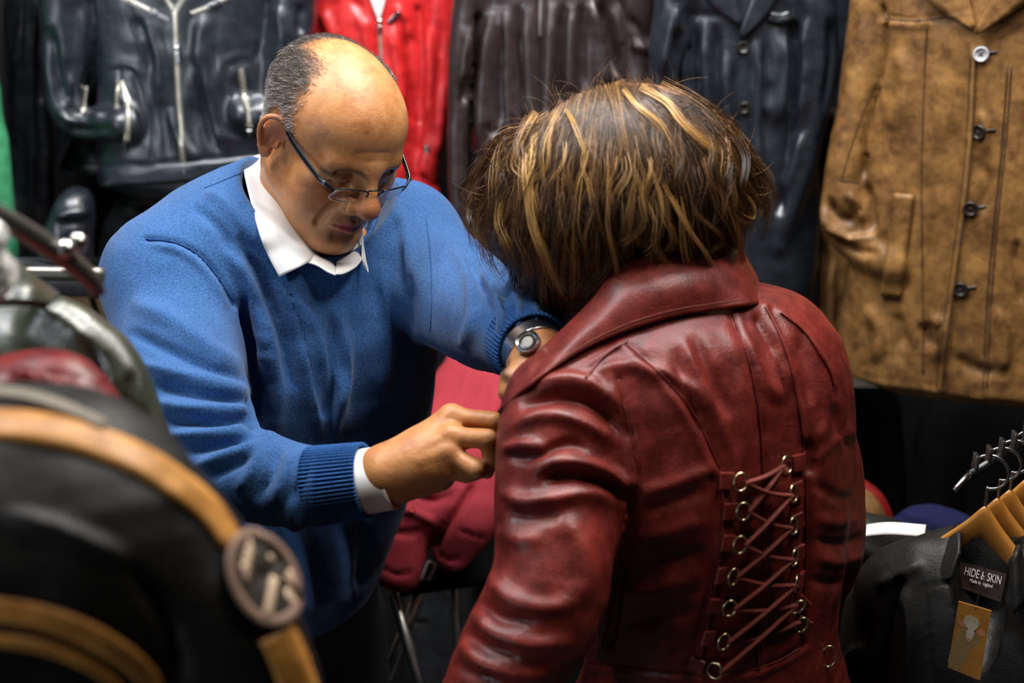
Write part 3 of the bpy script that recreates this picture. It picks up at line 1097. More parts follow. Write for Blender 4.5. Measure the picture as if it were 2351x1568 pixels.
# glasses, low on the nose
gl = obj('glasses', tube([HM(-0.0115, 0.1195, 0.0055), HM(-0.006, 0.1212, 0.0072), HM(0, 0.1220, 0.0078), HM(0.006, 0.1212, 0.0072), HM(0.0115, 0.1195, 0.0055)], 0.0011, 8, n=4), M['black_metal'], man)
for m in (-1, 1):
    def gp(u, w, bow=0.0):   # lens plane: u outward from the bridge, w up
        return HM(m * (0.0085 + u), 0.1210 - 0.10 * u - 0.9 * u * u * 3 + w * 0.34 + bow, 0.0060 + w)
    W_, Hh = 0.047, 0.026
    out = []
    for k in range(40):
        a = 2 * math.pi * k / 40
        c, s_ = math.cos(a), math.sin(a)
        out.append((W_ / 2 + W_ / 2 * math.copysign(abs(c) ** 0.5, c), -Hh / 2 + 0.0 + Hh / 2 * math.copysign(abs(s_) ** 0.55, s_)))
    rings = []
    for t in (0.0, 0.35, 0.7, 1.0):
        rings.append([gp(W_ / 2 + (u - W_ / 2) * t, -Hh / 2 + (w + Hh / 2) * t, 0.0016 * (1 - t * t)) for u, w in out])
    G = np.array(rings)
    A_, Fa = (G + HM.A[1] * 0.0007).reshape(-1, 3), grid_faces(4, 40, False, True)
    B_ = (G - HM.A[1] * 0.0007).reshape(-1, 3)
    n0 = len(A_)
    Fx = [q for q in Fa] + [[i + n0 for i in q[::-1]] for q in Fa] + [[120 + k, n0 + 120 + k, n0 + 120 + (k + 1) % 40, 120 + (k + 1) % 40] for k in range(40)]
    obj('lens', (np.vstack([A_, B_]), Fx), M['lens'], gl)
    top = [gp(u, w, 0.0) for u, w in out if w > -Hh * 0.62]
    top = sorted(top, key=lambda p: HM.inv(p)[0] * m)
    obj('rim', tube(top, 0.0010, 8, n=2), M['black_metal'], gl)
    low = [gp(u, w, 0.0) for u, w in out if w < -Hh * 0.35]
    low = sorted(low, key=lambda p: HM.inv(p)[0] * m)
    obj('lens_edge', tube(low, 0.0006, 6, n=2), M['clear_plastic'], gl)
    hinge = gp(W_ + 0.001, -0.007)
    tip_ = HM(m * 0.082, -0.004, 0.0265)
    path = [hinge, HM(m * 0.0640, 0.100, 0.0035), HM(m * 0.0705, 0.088, 0.006), HM(m * 0.0800, 0.035, 0.0165), tip_, HM(m * 0.0805, -0.020, 0.018), HM(m * 0.078, -0.03, 0.002)]
    obj('temple', tube(path, [0.0012, 0.0016, 0.0020, 0.0022, 0.0020, 0.0019, 0.0016], 10, 1.7, up=HM.A[2], n=6), M['black_plastic'], gl)
    obj('hinge', box(HM(m * 0.0672, 0.0945, 0.0045), (0.0035, 0.011, 0.0045), HM.A, 0.0008), M['steel'], gl)
    obj('nose_pad', (lambda b: (b[0], b[1]))(box(HM(m * 0.0115, 0.110, 0.000), (0.002, 0.006, 0.009), HM.A, 0.0009)), M['lens'], gl)

def hem_tube(a, b, r0, r1, th=0.0016, ribs=0, amp=0.0, seg=96, ell=1.0, up=(0, 0, 1), n=10):
    """Open band of cloth round a limb: outside, rolled edge and inside."""
    a, b = np.asarray(a, float), np.asarray(b, float)
    T = nrm(b - a)
    S_ = nrm(np.asarray(up, float) - T * (np.asarray(up, float) @ T))
    B = np.cross(T, S_)
    th_ = np.linspace(0, 2 * np.pi, seg, endpoint=False)
    rows = []
    prof = [(t, 0.0) for t in np.linspace(0, 1, n)] + [(1.004, -th * 0.5), (1.0, -th), (0.5, -th), (0.0, -th)]
    for t, o in prof:
        rr = r0 + (r1 - r0) * min(t, 1) + o + (amp * np.cos(ribs * th_) if ribs and o == 0 else 0)
        rows.append(a + (b - a) * t + (np.cos(th_) * rr)[:, None] * B + (np.sin(th_) * rr * ell)[:, None] * S_)
    V_ = np.array(rows)
    return V_.reshape(-1, 3), grid_faces(len(prof), seg, True, True)


# sweater
S = Solid()
ringL, ringR, ringB, ringF = (np.array(q) for q in ((-0.320, 1.731, 1.488), (-0.186, 1.714, 1.442), (-0.25, 1.822, 1.485), (-0.218, 1.618, 1.388)))
ring_c = (ringL + ringR + ringB + ringF) / 4
ring_n = nrm(np.cross(ringR - ringL, ringB - ringF))
ring_n *= np.sign(ring_n[2])
ring_s = nrm(ringR - ringL)
ring_f = nrm(np.cross(ring_n, ring_s))
S.sweep([(-0.245, 1.705, 1.445), (-0.250, 1.700, 1.41), (-0.262, 1.692, 1.36), (-0.262, 1.690, 1.26), (-0.285, 1.715, 1.12), (-0.33, 1.765, 0.97), (-0.35, 1.785, 0.89)],
        [0.095, 0.130, 0.180, 0.178, 0.172, 0.172, 0.166], [0.075, 0.082, 0.100, 0.122, 0.130, 0.122, 0.115], man_left, 'u', 0, 4, 2.3)
S.cone(P(640, 470, 1.770), P(372, 632, 1.675), 0.048, 0.062, 'u', 0.085)
S.cone(P(850, 525, 1.80), P(925, 540, 1.84), 0.045, 0.066, 'u', 0.07)
S.chain([P(375, 650, 1.672), P(402, 740, 1.645), P(415, 860, 1.605), P(480, 1022, 1.545), P(530, 1075, 1.525), P(640, 1108, 1.508), P(735, 1114, 1.495)],
        [0.064, 0.070, 0.0725, 0.056, 0.051, 0.0465, 0.0415], 'u', 0.025, 3)
S.chain([P(925, 560, 1.84), P(1030, 668, 1.745), P(1110, 725, 1.665), P(1160, 752, 1.60), P(1212, 790, 1.512)], [0.066, 0.071, 0.062, 0.054, 0.044], 'u', 0.025, 3)
S.sweep([ring_c - ring_n * 0.03, ring_c, ring_c + ring_n * 0.10], [0.070, 0.071, 0.11], [0.096, 0.098, 0.15], ring_s, 's', 0.012, 2)
V, Q = S.mesh(0.0038, smooth=2)
V += normals(V, Q) * (0.0022 * vnoise(V, 16, 1) + 0.0012 * vnoise(V, 34, 2))[:, None]
V = sculpt(V, Q, [(p_, w_, a_ * 1.7, *k_) for p_, w_, a_, *k_ in [
    ([(560, 680), (588, 780), (594, 880), (580, 990)], 15, -16), ([(605, 700), (632, 820), (640, 930), (620, 1010)], 18, 6),
    ([(520, 560), (575, 660), (610, 780), (612, 880)], 16, 7), ([(545, 540), (605, 640), (655, 780), (668, 900)], 13, -6),
    ([(560, 480), (640, 620), (690, 760), (720, 900), (735, 1010)], 16, 7), ([(600, 560), (668, 680), (715, 830), (745, 960)], 12, -5),
    ([(640, 640), (715, 740), (760, 860), (790, 1000)], 22, 5), ([(780, 700), (795, 830), (778, 940), (760, 1020)], 12, 6), ([(760, 720), (765, 850), (745, 960)], 12, -5),
    ([(870, 600), (890, 700), (890, 820), (860, 960)], 20, 4), ([(925, 560), (935, 680), (930, 800), (900, 930)], 16, -4), ([(905, 470), (935, 560), (945, 680)], 12, 4),
    
    ([(335, 548), (400, 556), (455, 585), (500, 635), (540, 700)], 5, -4, 'open'), ([(345, 562), (400, 572), (450, 602), (490, 650), (522, 710)], 9, 3),
    ([(300, 690), (400, 740), (480, 800), (560, 850)], 20, 5), ([(290, 760), (380, 800), (480, 850), (565, 880)], 14, -5),
    ([(300, 830), (400, 858), (500, 885), (582, 905)], 15, 6), ([(320, 880), (420, 900), (510, 915), (578, 925)], 11, -6),
    ([(330, 920), (430, 938), (520, 945), (580, 945)], 13, 6), ([(350, 965), (440, 970), (520, 972), (575, 962)], 10, -7),
    ([(370, 1000), (450, 1000), (520, 998), (575, 985)], 12, 6), ([(410, 1040), (470, 1030), (530, 1020), (585, 1005)], 10, -6),
    ([(440, 1075), (500, 1052), (560, 1035), (610, 1020)], 11, 5), ([(470, 1100), (530, 1075), (575, 1050)], 9, -4),
    ([(600, 1025), (582, 1075), (540, 1130)], 12, 4), ([(640, 1025), (625, 1080), (590, 1150)], 10, -5), ([(668, 1030), (655, 1090), (625, 1160)], 11, 4), ([(700, 1035), (690, 1090), (670, 1150)], 9, -4),
    ([(470, 440), (520, 470), (590, 560)], 14, 4), ([(440, 470), (500, 520), (550, 600)], 12, -4),
    ([(1040, 560), (1080, 640), (1085, 740), (1060, 800)], 14, 5), ([(1065, 570), (1115, 660), (1125, 760)], 11, -6), ([(1100, 600), (1150, 690), (1160, 790)], 12, 6), ([(1130, 625), (1172, 710), (1180, 800)], 10, -6),
    ([(1160, 640), (1195, 705), (1192, 790)], 8, 5), ([(1185, 650), (1212, 710), (1205, 780)], 6, -4), ([(1205, 655), (1232, 712), (1220, 770)], 7, 4),
    ([(660, 1150), (700, 1280), (720, 1400)], 20, 5), ([(780, 1200), (800, 1290), (800, 1380)], 16, 6), ([(830, 1190), (838, 1270), (820, 1350)], 14, -5),
]])
V = relax(V, Q, 0.4)
sweater = obj('sweater', (V, Q), M['sweater'], man)
sw_bvh = bvh_of(V, Q)
band = []
for k in range(97):
    ca, sa = math.cos(2 * math.pi * k / 96), math.sin(2 * math.pi * k / 96)
    row = []
    for h_ in np.linspace(0.12, 1.05, 9):
        p = ring_c + ring_s * ca * (0.073 + 0.020 * max(h_, 0)) + ring_f * sa * (0.100 + 0.020 * max(h_, 0)) - ring_n * 0.026 * h_
        q, n_, _, _ = sw_bvh.find_nearest(Vector(p))
        p2 = np.array(q) + np.array(n_) * 0.0035
        row.append(p2 if h_ > 0.15 else p * 0.8 + p2 * 0.2)
    band.append(row)
band = np.array(band)
for _ in range(2):
    band[:, 1:-1] = (band[:, 1:-1] * 2 + band[:, :-2] + band[:, 2:]) / 4
    core = (band[:-1] * 2 + np.roll(band[:-1], 1, 0) + np.roll(band[:-1], -1, 0)) / 4
    band = np.concatenate([core, core[:1]], 0)
obj('neck_band', slab(band, 0.004), M['rib'], sweater)
obj('rib_cuff', hem_tube(P(720, 1116, 1.497), P(841, 1101, 1.483), 0.0415, 0.0385, 0.003, 58, 0.0011, 464), M['rib'], sweater)
obj('rib_cuff', hem_tube(P(1203, 784, 1.525), P(1228, 806, 1.480), 0.0430, 0.0400, 0.003, 58, 0.0011, 464), M['rib'], sweater)
# shirt: the folded collar, its stand, the cuff
shirt = obj('shirt', slab(patch([
    [P(598, 355, 1.790), P(614, 392, 1.745), P(660, 480, 1.700), P(700, 540, 1.690), P(733, 588, 1.690)],
    [P(577, 362, 1.775), P(590, 410, 1.722), P(630, 510, 1.655), P(664, 570, 1.645), P(694, 610, 1.640)],
    [P(560, 372, 1.775), P(562, 402, 1.705), P(592, 522, 1.628), P(615, 585, 1.630), P(641, 636, 1.634)]], 8, 8), 0.0022), M['shirt'], man)
obj('collar_stand', slab(patch([
    [P(690, 560, 1.700), P(735, 590, 1.680), P(760, 603, 1.675), P(771, 616, 1.670)],
    [P(685, 600, 1.655), P(725, 608, 1.652), P(752, 624, 1.648), P(771, 632, 1.648)]], 5, 6), 0.002), M['shirt'], shirt)
obj('collar_stand', slab(patch([
    [P(776, 560, 1.730), P(800, 545, 1.740), P(822, 528, 1.750), P(832, 520, 1.765)],
    [P(774, 600, 1.692), P(796, 588, 1.700), P(820, 572, 1.715), P(833, 560, 1.755)],
    [P(768, 630, 1.650), P(790, 628, 1.655), P(818, 612, 1.672), P(832, 592, 1.695)]], 5, 6), 0.002), M['shirt'], shirt)
obj('collar_wing', slab(patch([
    [P(826, 520, 1.745), P(829, 552, 1.720), P(830, 590, 1.698), P(833, 606, 1.692)],
    [P(832, 530, 1.735), P(836, 570, 1.710), P(842, 604, 1.692), P(846, 627, 1.690)]], 4, 6), 0.0022), M['shirt'], shirt)
bt, *_ = disc_button(P(731, 604, 1.664), CAM_C - P(731, 604, 1.664), 0.0045, 0.0008)
obj('collar_button', bt, M['shirt'], shirt)


obj('shirt_cuff', hem_tube(P(815, 1109, 1.485), P(902, 1095, 1.476), 0.0345, 0.0338, 0.002, ell=1.0), M['shirt'], shirt)
obj('shirt_cuff', hem_tube(P(1205, 785, 1.52), P(1232, 810, 1.472), 0.031, 0.031, 0.002), M['shirt'], shirt)
obj('cuff_button', disc_button(P(886, 1160, 1.462), CAM_C - P(886, 1160, 1.462), 0.004, 0.0008)[0], M['shirt'], shirt)

# wrist watch
watch = obj('wrist_watch', hem_tube(P(1219, 804, 1.484), P(1236, 820, 1.467), 0.0345, 0.0335, 0.004, 0, 0.0, 64), M['steel'], man)
wn = nrm(np.array([-0.35, -0.62, 0.70]))
wc = P(1238, 820, 1.466) + wn * 0.0335
obj('watch_case', disc_button(wc, wn, 0.0130, 0.004)[0], M['steel'], watch, False)
obj('watch_dial', disc_button(wc + wn * 0.0024, wn, 0.0095, 0.0010)[0], M['horn'], watch, False)
seam, _ = on_surface(sw_bvh, [(335, 548), (400, 556), (455, 585), (500, 635), (535, 690)], 0.0004, 8)
obj('shoulder_seam', tube(seam, 0.0007, 6), M['rib'], sweater)
seam, _ = on_surface(sw_bvh, [(978, 500), (988, 580), (992, 680), (988, 760)], 0.0002, 8)
obj('shoulder_seam', tube(seam, 0.0006, 6), M['rib'], sweater)
seam, _ = on_surface(sw_bvh, [(470, 432), (520, 412), (565, 392)], 0.0004, 8)
obj('shoulder_seam', tube(seam, 0.0006, 6), M['rib'], sweater)
# trousers, shoes
S = Solid()
S.sweep([(-0.345, 1.785, 1.00), (-0.35, 1.80, 0.86), (-0.35, 1.81, 0.78)], [0.158, 0.165, 0.15], [0.11, 0.118, 0.115], man_left, 'u', 0, 3, 2.3)
for q in (-1, 1):
    hipc = np.array([-0.35, 1.81, 0.78]) + man_left * 0.08 * q
    foot = np.array([-0.33, 1.86, 0.07]) + man_left * 0.12 * q
    S.chain([hipc, hipc * 0.5 + foot * 0.5 + man_fwd * 0.03, foot], [0.088, 0.072, 0.058], 'u', 0.03, 4)
V, Q = S.mesh(0.011, smooth=2)
V += normals(V, Q) * (0.004 * vnoise(V, 14, 3))[:, None]
obj('trousers', (V, Q), M['trousers'], man)
for q in (-1, 1):
    fc = np.array([-0.33, 1.86, 0.0]) + man_left * 0.12 * q
    S = Solid()
    S.sweep([fc - man_fwd * 0.07 + np.array([0, 0, .045]), fc + np.array([0, 0, .055]), fc + man_fwd * 0.10 + np.array([0, 0, .035]), fc + man_fwd * 0.19 + np.array([0, 0, .030])], [0.035, 0.04, 0.048, 0.03], [0.045, 0.055, 0.035, 0.024], man_left)
    V, Q = S.mesh(0.006)
    V[:, 2] = np.maximum(V[:, 2], 0.0)
    obj('shoe', (V, Q), M['shoe'], man)


# ================================================================ the customer
wf = np.array([-math.sin(R(33)), math.cos(R(33)), 0])        # the way she faces
wl = np.array([-wf[1], wf[0], 0])                           # her left
HW = Frame(P(1455, 470, 1.52), R(180 + 45), R(26), R(0), 0.97)
SH_L, SH_R = P(1290, 945, 1.43), P(1812, 905, 1.605)
WA_L = [SH_L, P(1245, 1080, 1.405), P(1262, 1260, 1.375), P(1215, 1420, 1.365), P(1130, 1560, 1.37), P(1060, 1680, 1.41)]
WA_R = [SH_R, P(1845, 985, 1.605), P(1885, 1130, 1.61), P(1882, 1270, 1.635), P(1785, 1410, 1.73)]
S = Solid()
head_solid(S, HW, False)
neck0, neck1 = HW(0, -0.03, -0.05), P(1560, 760, 1.50)
S.chain([neck0, neck0 * 0.5 + neck1 * 0.5, neck1], [0.05, 0.048, 0.055], 'u', 0.03)
S.chain([neck1, P(1640, 1050, 1.53), P(1640, 1400, 1.58), P(1650, 1650, 1.66)], [0.08, 0.10, 0.10, 0.11], 'u', 0.05)
S.chain(WA_L, [0.036, 0.036, 0.034, 0.032, 0.026, 0.024], 'u', 0.03)
S.chain(WA_R, [0.034, 0.034, 0.030, 0.026, 0.024], 'u', 0.03)
for hand_at, dr, sd in ((WA_L[-1], nrm(WA_L[-1] - WA_L[-2]), wl), (WA_R[-1], nrm(WA_R[-1] - WA_R[-2]), wl)):
    fw = nrm(dr)
    sd = nrm(sd - fw * (sd @ fw))
    nn = np.cross(fw, sd)
    for i, o in enumerate((-0.028, -0.010, 0.009, 0.026)):
        kn = hand_at + fw * 0.085 + sd * o
        S.cone(hand_at + sd * o * 0.5, kn, 0.019, 0.0115, 'u', 0.014)
        ln = (0.036, 0.042, 0.039, 0.030)[i]
        finger(S, [kn, kn + fw * ln * 0.9 + nn * 0.012, kn + fw * ln * 1.3 + nn * 0.030, kn + fw * ln * 1.3 + nn * 0.046], [0.0095, 0.0085, 0.0075, 0.0065])
    finger(S, [hand_at + sd * -0.022 + fw * 0.02, hand_at + sd * -0.045 + fw * 0.055 + nn * 0.015, hand_at + sd * -0.046 + fw * 0.09 + nn * 0.022], [0.014, 0.0105, 0.008], 0.008)
V, Q = S.mesh(0.0034, smooth=1)
woman = obj('person', (V, Q), M['skin2'], None, True, face_marks(HW, V))
tag(woman, 'woman seen from behind in an oxblood leather jacket with laced back, streaked brown hair', 'person')

# jacket
S = Solid()
S.sweep([P(1588, 768, 1.505), P(1592, 835, 1.505), P(1600, 900, 1.508), P(1610, 1060, 1.520), P(1632, 1250, 1.545), P(1640, 1430, 1.575), P(1632, 1560, 1.60), P(1625, 1720, 1.65)],
        [0.098, 0.145, 0.182, 0.180, 0.158, 0.144, 0.154, 0.185], [0.052, 0.078, 0.108, 0.118, 0.112, 0.108, 0.115, 0.135], wl, 'u', 0, 4, 2.4)
S.cone(P(1440, 835, 1.47), P(1292, 940, 1.43), 0.036, 0.052, 'u', 0.04)
S.cone(P(1715, 812, 1.545), P(1815, 890, 1.60), 0.036, 0.048, 'u', 0.04)
S.chain([P(1284, 945, 1.425), P(1270, 1010, 1.410), P(1270, 1130, 1.395), P(1272, 1270, 1.375), P(1245, 1390, 1.365), P(1175, 1510, 1.368), P(1120, 1600, 1.385), P(1062, 1690, 1.412)],
        [0.054, 0.0575, 0.0590, 0.0575, 0.0590, 0.055, 0.046, 0.040], 'u', 0.022, 3)
S.chain([P(1815, 900, 1.60), P(1838, 970, 1.602), P(1880, 1062, 1.605), P(1893, 1160, 1.61), P(1888, 1270, 1.63), P(1848, 1365, 1.68), P(1785, 1410, 1.73)],
        [0.048, 0.048, 0.046, 0.046, 0.045, 0.038, 0.034], 'u', 0.022, 3)
V, Q = S.mesh(0.0038, smooth=2)
V += normals(V, Q) * (0.0016 * vnoise(V, 18, 5) + 0.0009 * vnoise(V, 45, 6))[:, None]
V = sculpt(V, Q, [
    # left shoulder and sleeve: soft folds fanning from the shoulder seam
    ([(1225, 885), (1300, 872), (1370, 890), (1425, 940)], 18, 8), ([(1195, 935), (1275, 915), (1365, 935), (1450, 1010)], 15, -9),
    ([(1160, 990), (1240, 955), (1330, 968), (1420, 1020)], 15, 6), ([(1150, 1040), (1215, 1050), (1300, 1020), (1350, 1030)], 12, -6),
    ([(1150, 1035), (1200, 1020), (1260, 1030)], 12, 6), ([(1210, 1090), (1280, 1062), (1350, 1068), (1420, 1100), (1460, 1140)], 17, 9), ([(1245, 1105), (1310, 1092), (1380, 1110), (1445, 1150)], 11, -11),
    ([(1145, 1120), (1195, 1150), (1270, 1145), (1350, 1135), (1430, 1165)], 17, 7), ([(1160, 1180), (1220, 1190), (1290, 1180)], 16, -5), ([(1135, 1215), (1190, 1240), (1250, 1235)], 18, 4), ([(1280, 1190), (1330, 1240), (1350, 1320), (1330, 1400)], 26, 5),
    ([(1440, 1160), (1430, 1210), (1415, 1300), (1395, 1400), (1375, 1500)], 7, 4, 'open'), ([(1455, 1130), (1448, 1200), (1432, 1290), (1412, 1390), (1395, 1480)], 11, -9, 'open'),
    ([(1115, 1310), (1165, 1370), (1250, 1395), (1330, 1380)], 20, 6), ([(1095, 1375), (1150, 1420), (1230, 1432)], 14, -7),
    ([(1082, 1400), (1130, 1450), (1215, 1478), (1320, 1470)], 18, 7), ([(1065, 1450), (1120, 1490), (1190, 1508)], 13, -8),
    ([(1055, 1475), (1105, 1520), (1180, 1545), (1260, 1550)], 14, 6), ([(1040, 1520), (1090, 1552), (1150, 1565)], 10, -6),
    ([(1420, 870), (1440, 960), (1462, 1050), (1470, 1130)], 5, -3.5, 'open'), ([(1402, 870), (1424, 960), (1448, 1050), (1458, 1120)], 9, 3, 'open'),
    # upper back: yoke creases and panel seams running to the lacing
    ([(1345, 868), (1420, 840), (1500, 850), (1570, 880), (1640, 960)], 15, 5), ([(1330, 850), (1410, 800), (1440, 782)], 5, 3),
    ([(1440, 790), (1530, 870), (1600, 960), (1650, 1070)], 5, -3, 'open'), ([(1425, 795), (1515, 880), (1585, 975), (1635, 1080)], 9, 2.5, 'open'),
    ([(1560, 770), (1600, 860), (1645, 950), (1670, 1040)], 13, 5), ([(1590, 765), (1635, 860), (1675, 960)], 12, -5), ([(1545, 800), (1580, 900), (1610, 990)], 12, -4),
    ([(1680, 720), (1720, 830), (1742, 950), (1752, 1100), (1752, 1280), (1740, 1540)], 5, -3, 'open'), ([(1690, 720), (1732, 830), (1754, 950), (1764, 1100), (1764, 1280), (1752, 1540)], 8, 2.2, 'open'),
    ([(1660, 740), (1694, 830), (1712, 950), (1718, 1080)], 13, 3), ([(1700, 760), (1740, 850), (1775, 920)], 14, 5),
    ([(1757, 702), (1800, 790), (1825, 880), (1842, 980), (1846, 1100)], 5, 4.5, 'open'), ([(1742, 730), (1785, 810), (1808, 900), (1812, 980), (1806, 1070)], 10, -9, 'open'), ([(1770, 712), (1815, 790), (1842, 880), (1860, 980), (1866, 1080)], 6, -4, 'open'),
    ([(1775, 800), (1790, 870), (1788, 930)], 16, 5),
    # right sleeve
    ([(1830, 770), (1850, 850), (1862, 930)], 12, -5), ([(1850, 760), (1885, 850), (1895, 960), (1870, 1030)], 14, 5), ([(1790, 715), (1850, 765), (1900, 840), (1917, 890)], 5, 3, 'open'),
    ([(1915, 930), (1930, 985), (1965, 1040)], 10, -5), ([(1870, 1060), (1920, 1010), (1965, 990)], 11, 4), 
    ([(1870, 1110), (1920, 1140), (1960, 1150)], 12, -4), ([(1870, 1190), (1920, 1200), (1970, 1190)], 13, 4), ([(1870, 1240), (1930, 1250), (1985, 1230)], 11, -5), ([(1870, 1280), (1930, 1290), (1985, 1270)], 12, 5), ([(1860, 1330), (1920, 1340), (1975, 1320)], 11, -5),
    ([(1852, 1020), (1856, 1150), (1850, 1300), (1838, 1440)], 9, -8, 'open'),
    # lower back
    ([(1470, 1130), (1520, 1120), (1600, 1090), (1650, 1075)], 14, 4), ([(1480, 1170), (1560, 1150), (1640, 1120)], 12, -4), ([(1450, 1240), (1540, 1220), (1630, 1190)], 18, 4), ([(1440, 1300), (1530, 1290), (1620, 1260)], 16, -4), ([(1420, 1370), (1520, 1350), (1610, 1320)], 18, 4), ([(1410, 1440), (1500, 1420), (1600, 1400)], 16, -4),
    ([(1345, 1520), (1450, 1535), (1560, 1548), (1680, 1548), (1780, 1520), (1850, 1480)], 4, -3.5, 'open'), ([(1345, 1531), (1450, 1547), (1560, 1559), (1680, 1559), (1780, 1531), (1850, 1490)], 7, 3, 'open'),
    ([(1650, 1090), (1655, 1200), (1640, 1350), (1600, 1540)], 6, 2.5, 'open'), ([(1636, 1090), (1640, 1200), (1625, 1350), (1585, 1540)], 6, -2, 'open'),
])
V = relax(V, Q, 0.35)
jacket = obj('jacket', (V, Q), M['red_leather'], woman)
jb = bvh_of(V, Q)


def surf(px, py, lift=0.0):
    l, n = hit(jb, px, py)
    return l + n * lift, n


# collar: stands at the nape, folds over and runs down into the lapel
fold = [P(1215, 830, 1.428), P(1300, 752, 1.425), P(1370, 680, 1.425), P(1418, 612, 1.428), P(1500, 586, 1.43), P(1590, 575, 1.45), P(1670, 565, 1.49), P(1700, 575, 1.55)]
mid_ = [P(1190, 880, 1.418), P(1290, 800, 1.405), P(1390, 730, 1.398), P(1450, 680, 1.396), P(1530, 655, 1.397), P(1620, 640, 1.418), P(1700, 628, 1.47), P(1730, 625, 1.545)]
edge_px = [P(1145, 948, 1.408), P(1225, 880, 1.398), P(1335, 806, 1.393), P(1440, 760, 1.390), P(1545, 728, 1.392), P(1640, 712, 1.412), P(1730, 700, 1.470), P(1756, 692, 1.54)]
edge = []
for p in edge_px:
    x_, y_, d_ = (float(v) for v in proj(p))
    l_, n_ = hit(jb, x_, y_)
    dd_ = float(proj(l_)[2])
    edge.append(P(x_, y_, dd_ - 0.007) if abs(dd_ - d_) < 0.06 else p)
inner = [P(1210, 850, 1.445), P(1310, 790, 1.445), P(1385, 730, 1.445), P(1440, 690, 1.445), P(1510, 668, 1.45), P(1590, 660, 1.468), P(1670, 660, 1.505), P(1715, 670, 1.565)]
obj('collar_stand', slab(patch([[p + CAM_F * 0.006 for p in fold], inner], 6, 8), 0.003), M['red_leather'], jacket)
mid_ = [m_ * 0.4 + (a_ + b_) * 0.3 - CAM_F * 0.006 for m_, a_, b_ in zip(mid_, fold, edge)]
obj('collar', slab(patch([fold, mid_, edge], 10, 8), 0.0045), M['red_leather'], jacket)
st = cat_rom(np.array(edge), 10)
up_ = cat_rom(np.array(mid_), 10)
stitch = st * 0.80 + up_ * 0.20 - CAM_F * 0.0022
obj('stitching', tube(stitch, 0.0011, 6), M['red_suede'], jacket)
# lapel that the hand holds open
obj('lapel', slab(patch([[P(1215, 832, 1.43), P(1190, 885, 1.425), P(1145, 946, 1.412)], [P(1245, 870, 1.46), P(1210, 915, 1.45), P(1165, 965, 1.43)], [P(1260, 930, 1.47), P(1225, 980, 1.46), P(1180, 1010, 1.44)]], 6, 6), 0.004), M['red_leather'], jacket)

for pts in ([(1440, 792), (1530, 872), (1600, 962), (1652, 1074)], [(1682, 718), (1722, 830), (1744, 950), (1754, 1100), (1754, 1280), (1742, 1540)], [(1757, 704), (1800, 790), (1826, 880), (1842, 980), (1847, 1060)],
            [(1792, 717), (1850, 765), (1897, 838), (1914, 884)], [(1420, 872), (1440, 960), (1462, 1050), (1470, 1130)], [(1440, 1170), (1430, 1210), (1415, 1300), (1395, 1400), (1378, 1490)], [(1345, 1520), (1450, 1535), (1560, 1548), (1680, 1548), (1780, 1520), (1835, 1490)],
            [(1655, 1085), (1658, 1200), (1642, 1350), (1602, 1540)], [(1345, 868), (1390, 815), (1440, 784)], [(1850, 1090), (1852, 1250), (1846, 1420)]):
    sp, sn = on_surface(jb, pts, 0.0006, 8)
    sp[1:-1] = (sp[1:-1] * 2 + sp[:-2] + sp[2:]) / 4
    obj('seam', tube(sp, 0.0014, 6, 0.7, n=2), M['red_leather'], jacket)

# lacing up the back: leather tabs, metal rings, suede lace
left_pts = [(1664, 1103, 1692, 1104), (1672, 1172, 1697, 1170), (1668, 1245, 1690, 1245), (1650, 1318, 1676, 1317), (1637, 1388, 1668, 1389), (1622, 1463, 1656, 1466), (1600, 1525, 1636, 1530)]
right_pts = [(1829, 1062, 1808, 1066), (1826, 1124, 1811, 1130), (1826, 1196, 1812, 1202), (1829, 1268, 1814, 1274), (1833, 1330, 1816, 1334), (1838, 1384, 1820, 1388), (1842, 1430, 1828, 1440)]
eyes = {}
for sd, pts in (('l', left_pts), ('r', right_pts)):
    for i, (tx, ty, rx, ry) in enumerate(pts):
        a, na = surf(tx, ty, 0.003)
        c, nc = surf(rx, ry, 0.007)
        ax1 = nrm((c - a) - na * ((c - a) @ na))
        ax2 = np.cross(na, ax1)
        obj('tab', box(a, (0.0165, 0.0175, 0.0042), np.array([ax1, ax2, na]), 0.0014), M['red_leather'], jacket, False)
        rr = 0.0088
        out = 1 if sd == 'l' else -1
        pth = [c + ax2 * rr * math.sin(t) + ax1 * rr * 0.75 * math.cos(t) + nc * 0.002 * math.cos(t) for t in np.linspace(0, 2 * np.pi, 24, endpoint=False)]
        obj('lace_ring', tube(np.array(pth), 0.0013, 8, closed=True), M['brass'], jacket)
        eyes[sd, i] = (c + ax1 * rr * 0.5, nc)


def lace(p, n0, q, n1, lift, sag):
    a, b = p + n0 * 0.002, q + n1 * 0.002
    t = np.linspace(0, 1, 14)[:, None]
    pts = a * (1 - t) + b * t
    out = []
    for k, x in enumerate(pts):
        px_, py_, pd = (float(v) for v in proj(x))
        s_, sn = hit(jb, px_, py_)
        w_ = math.sin(math.pi * k / 13)
        sd_ = float(proj(s_)[2])
        out.append(P(px_, py_, min(pd, sd_ - 0.004) - lift * w_) - np.array([0, 0, sag * w_]))
    out = np.array(out)
    return tube(out, 0.0031, 8, 0.7, n=2)


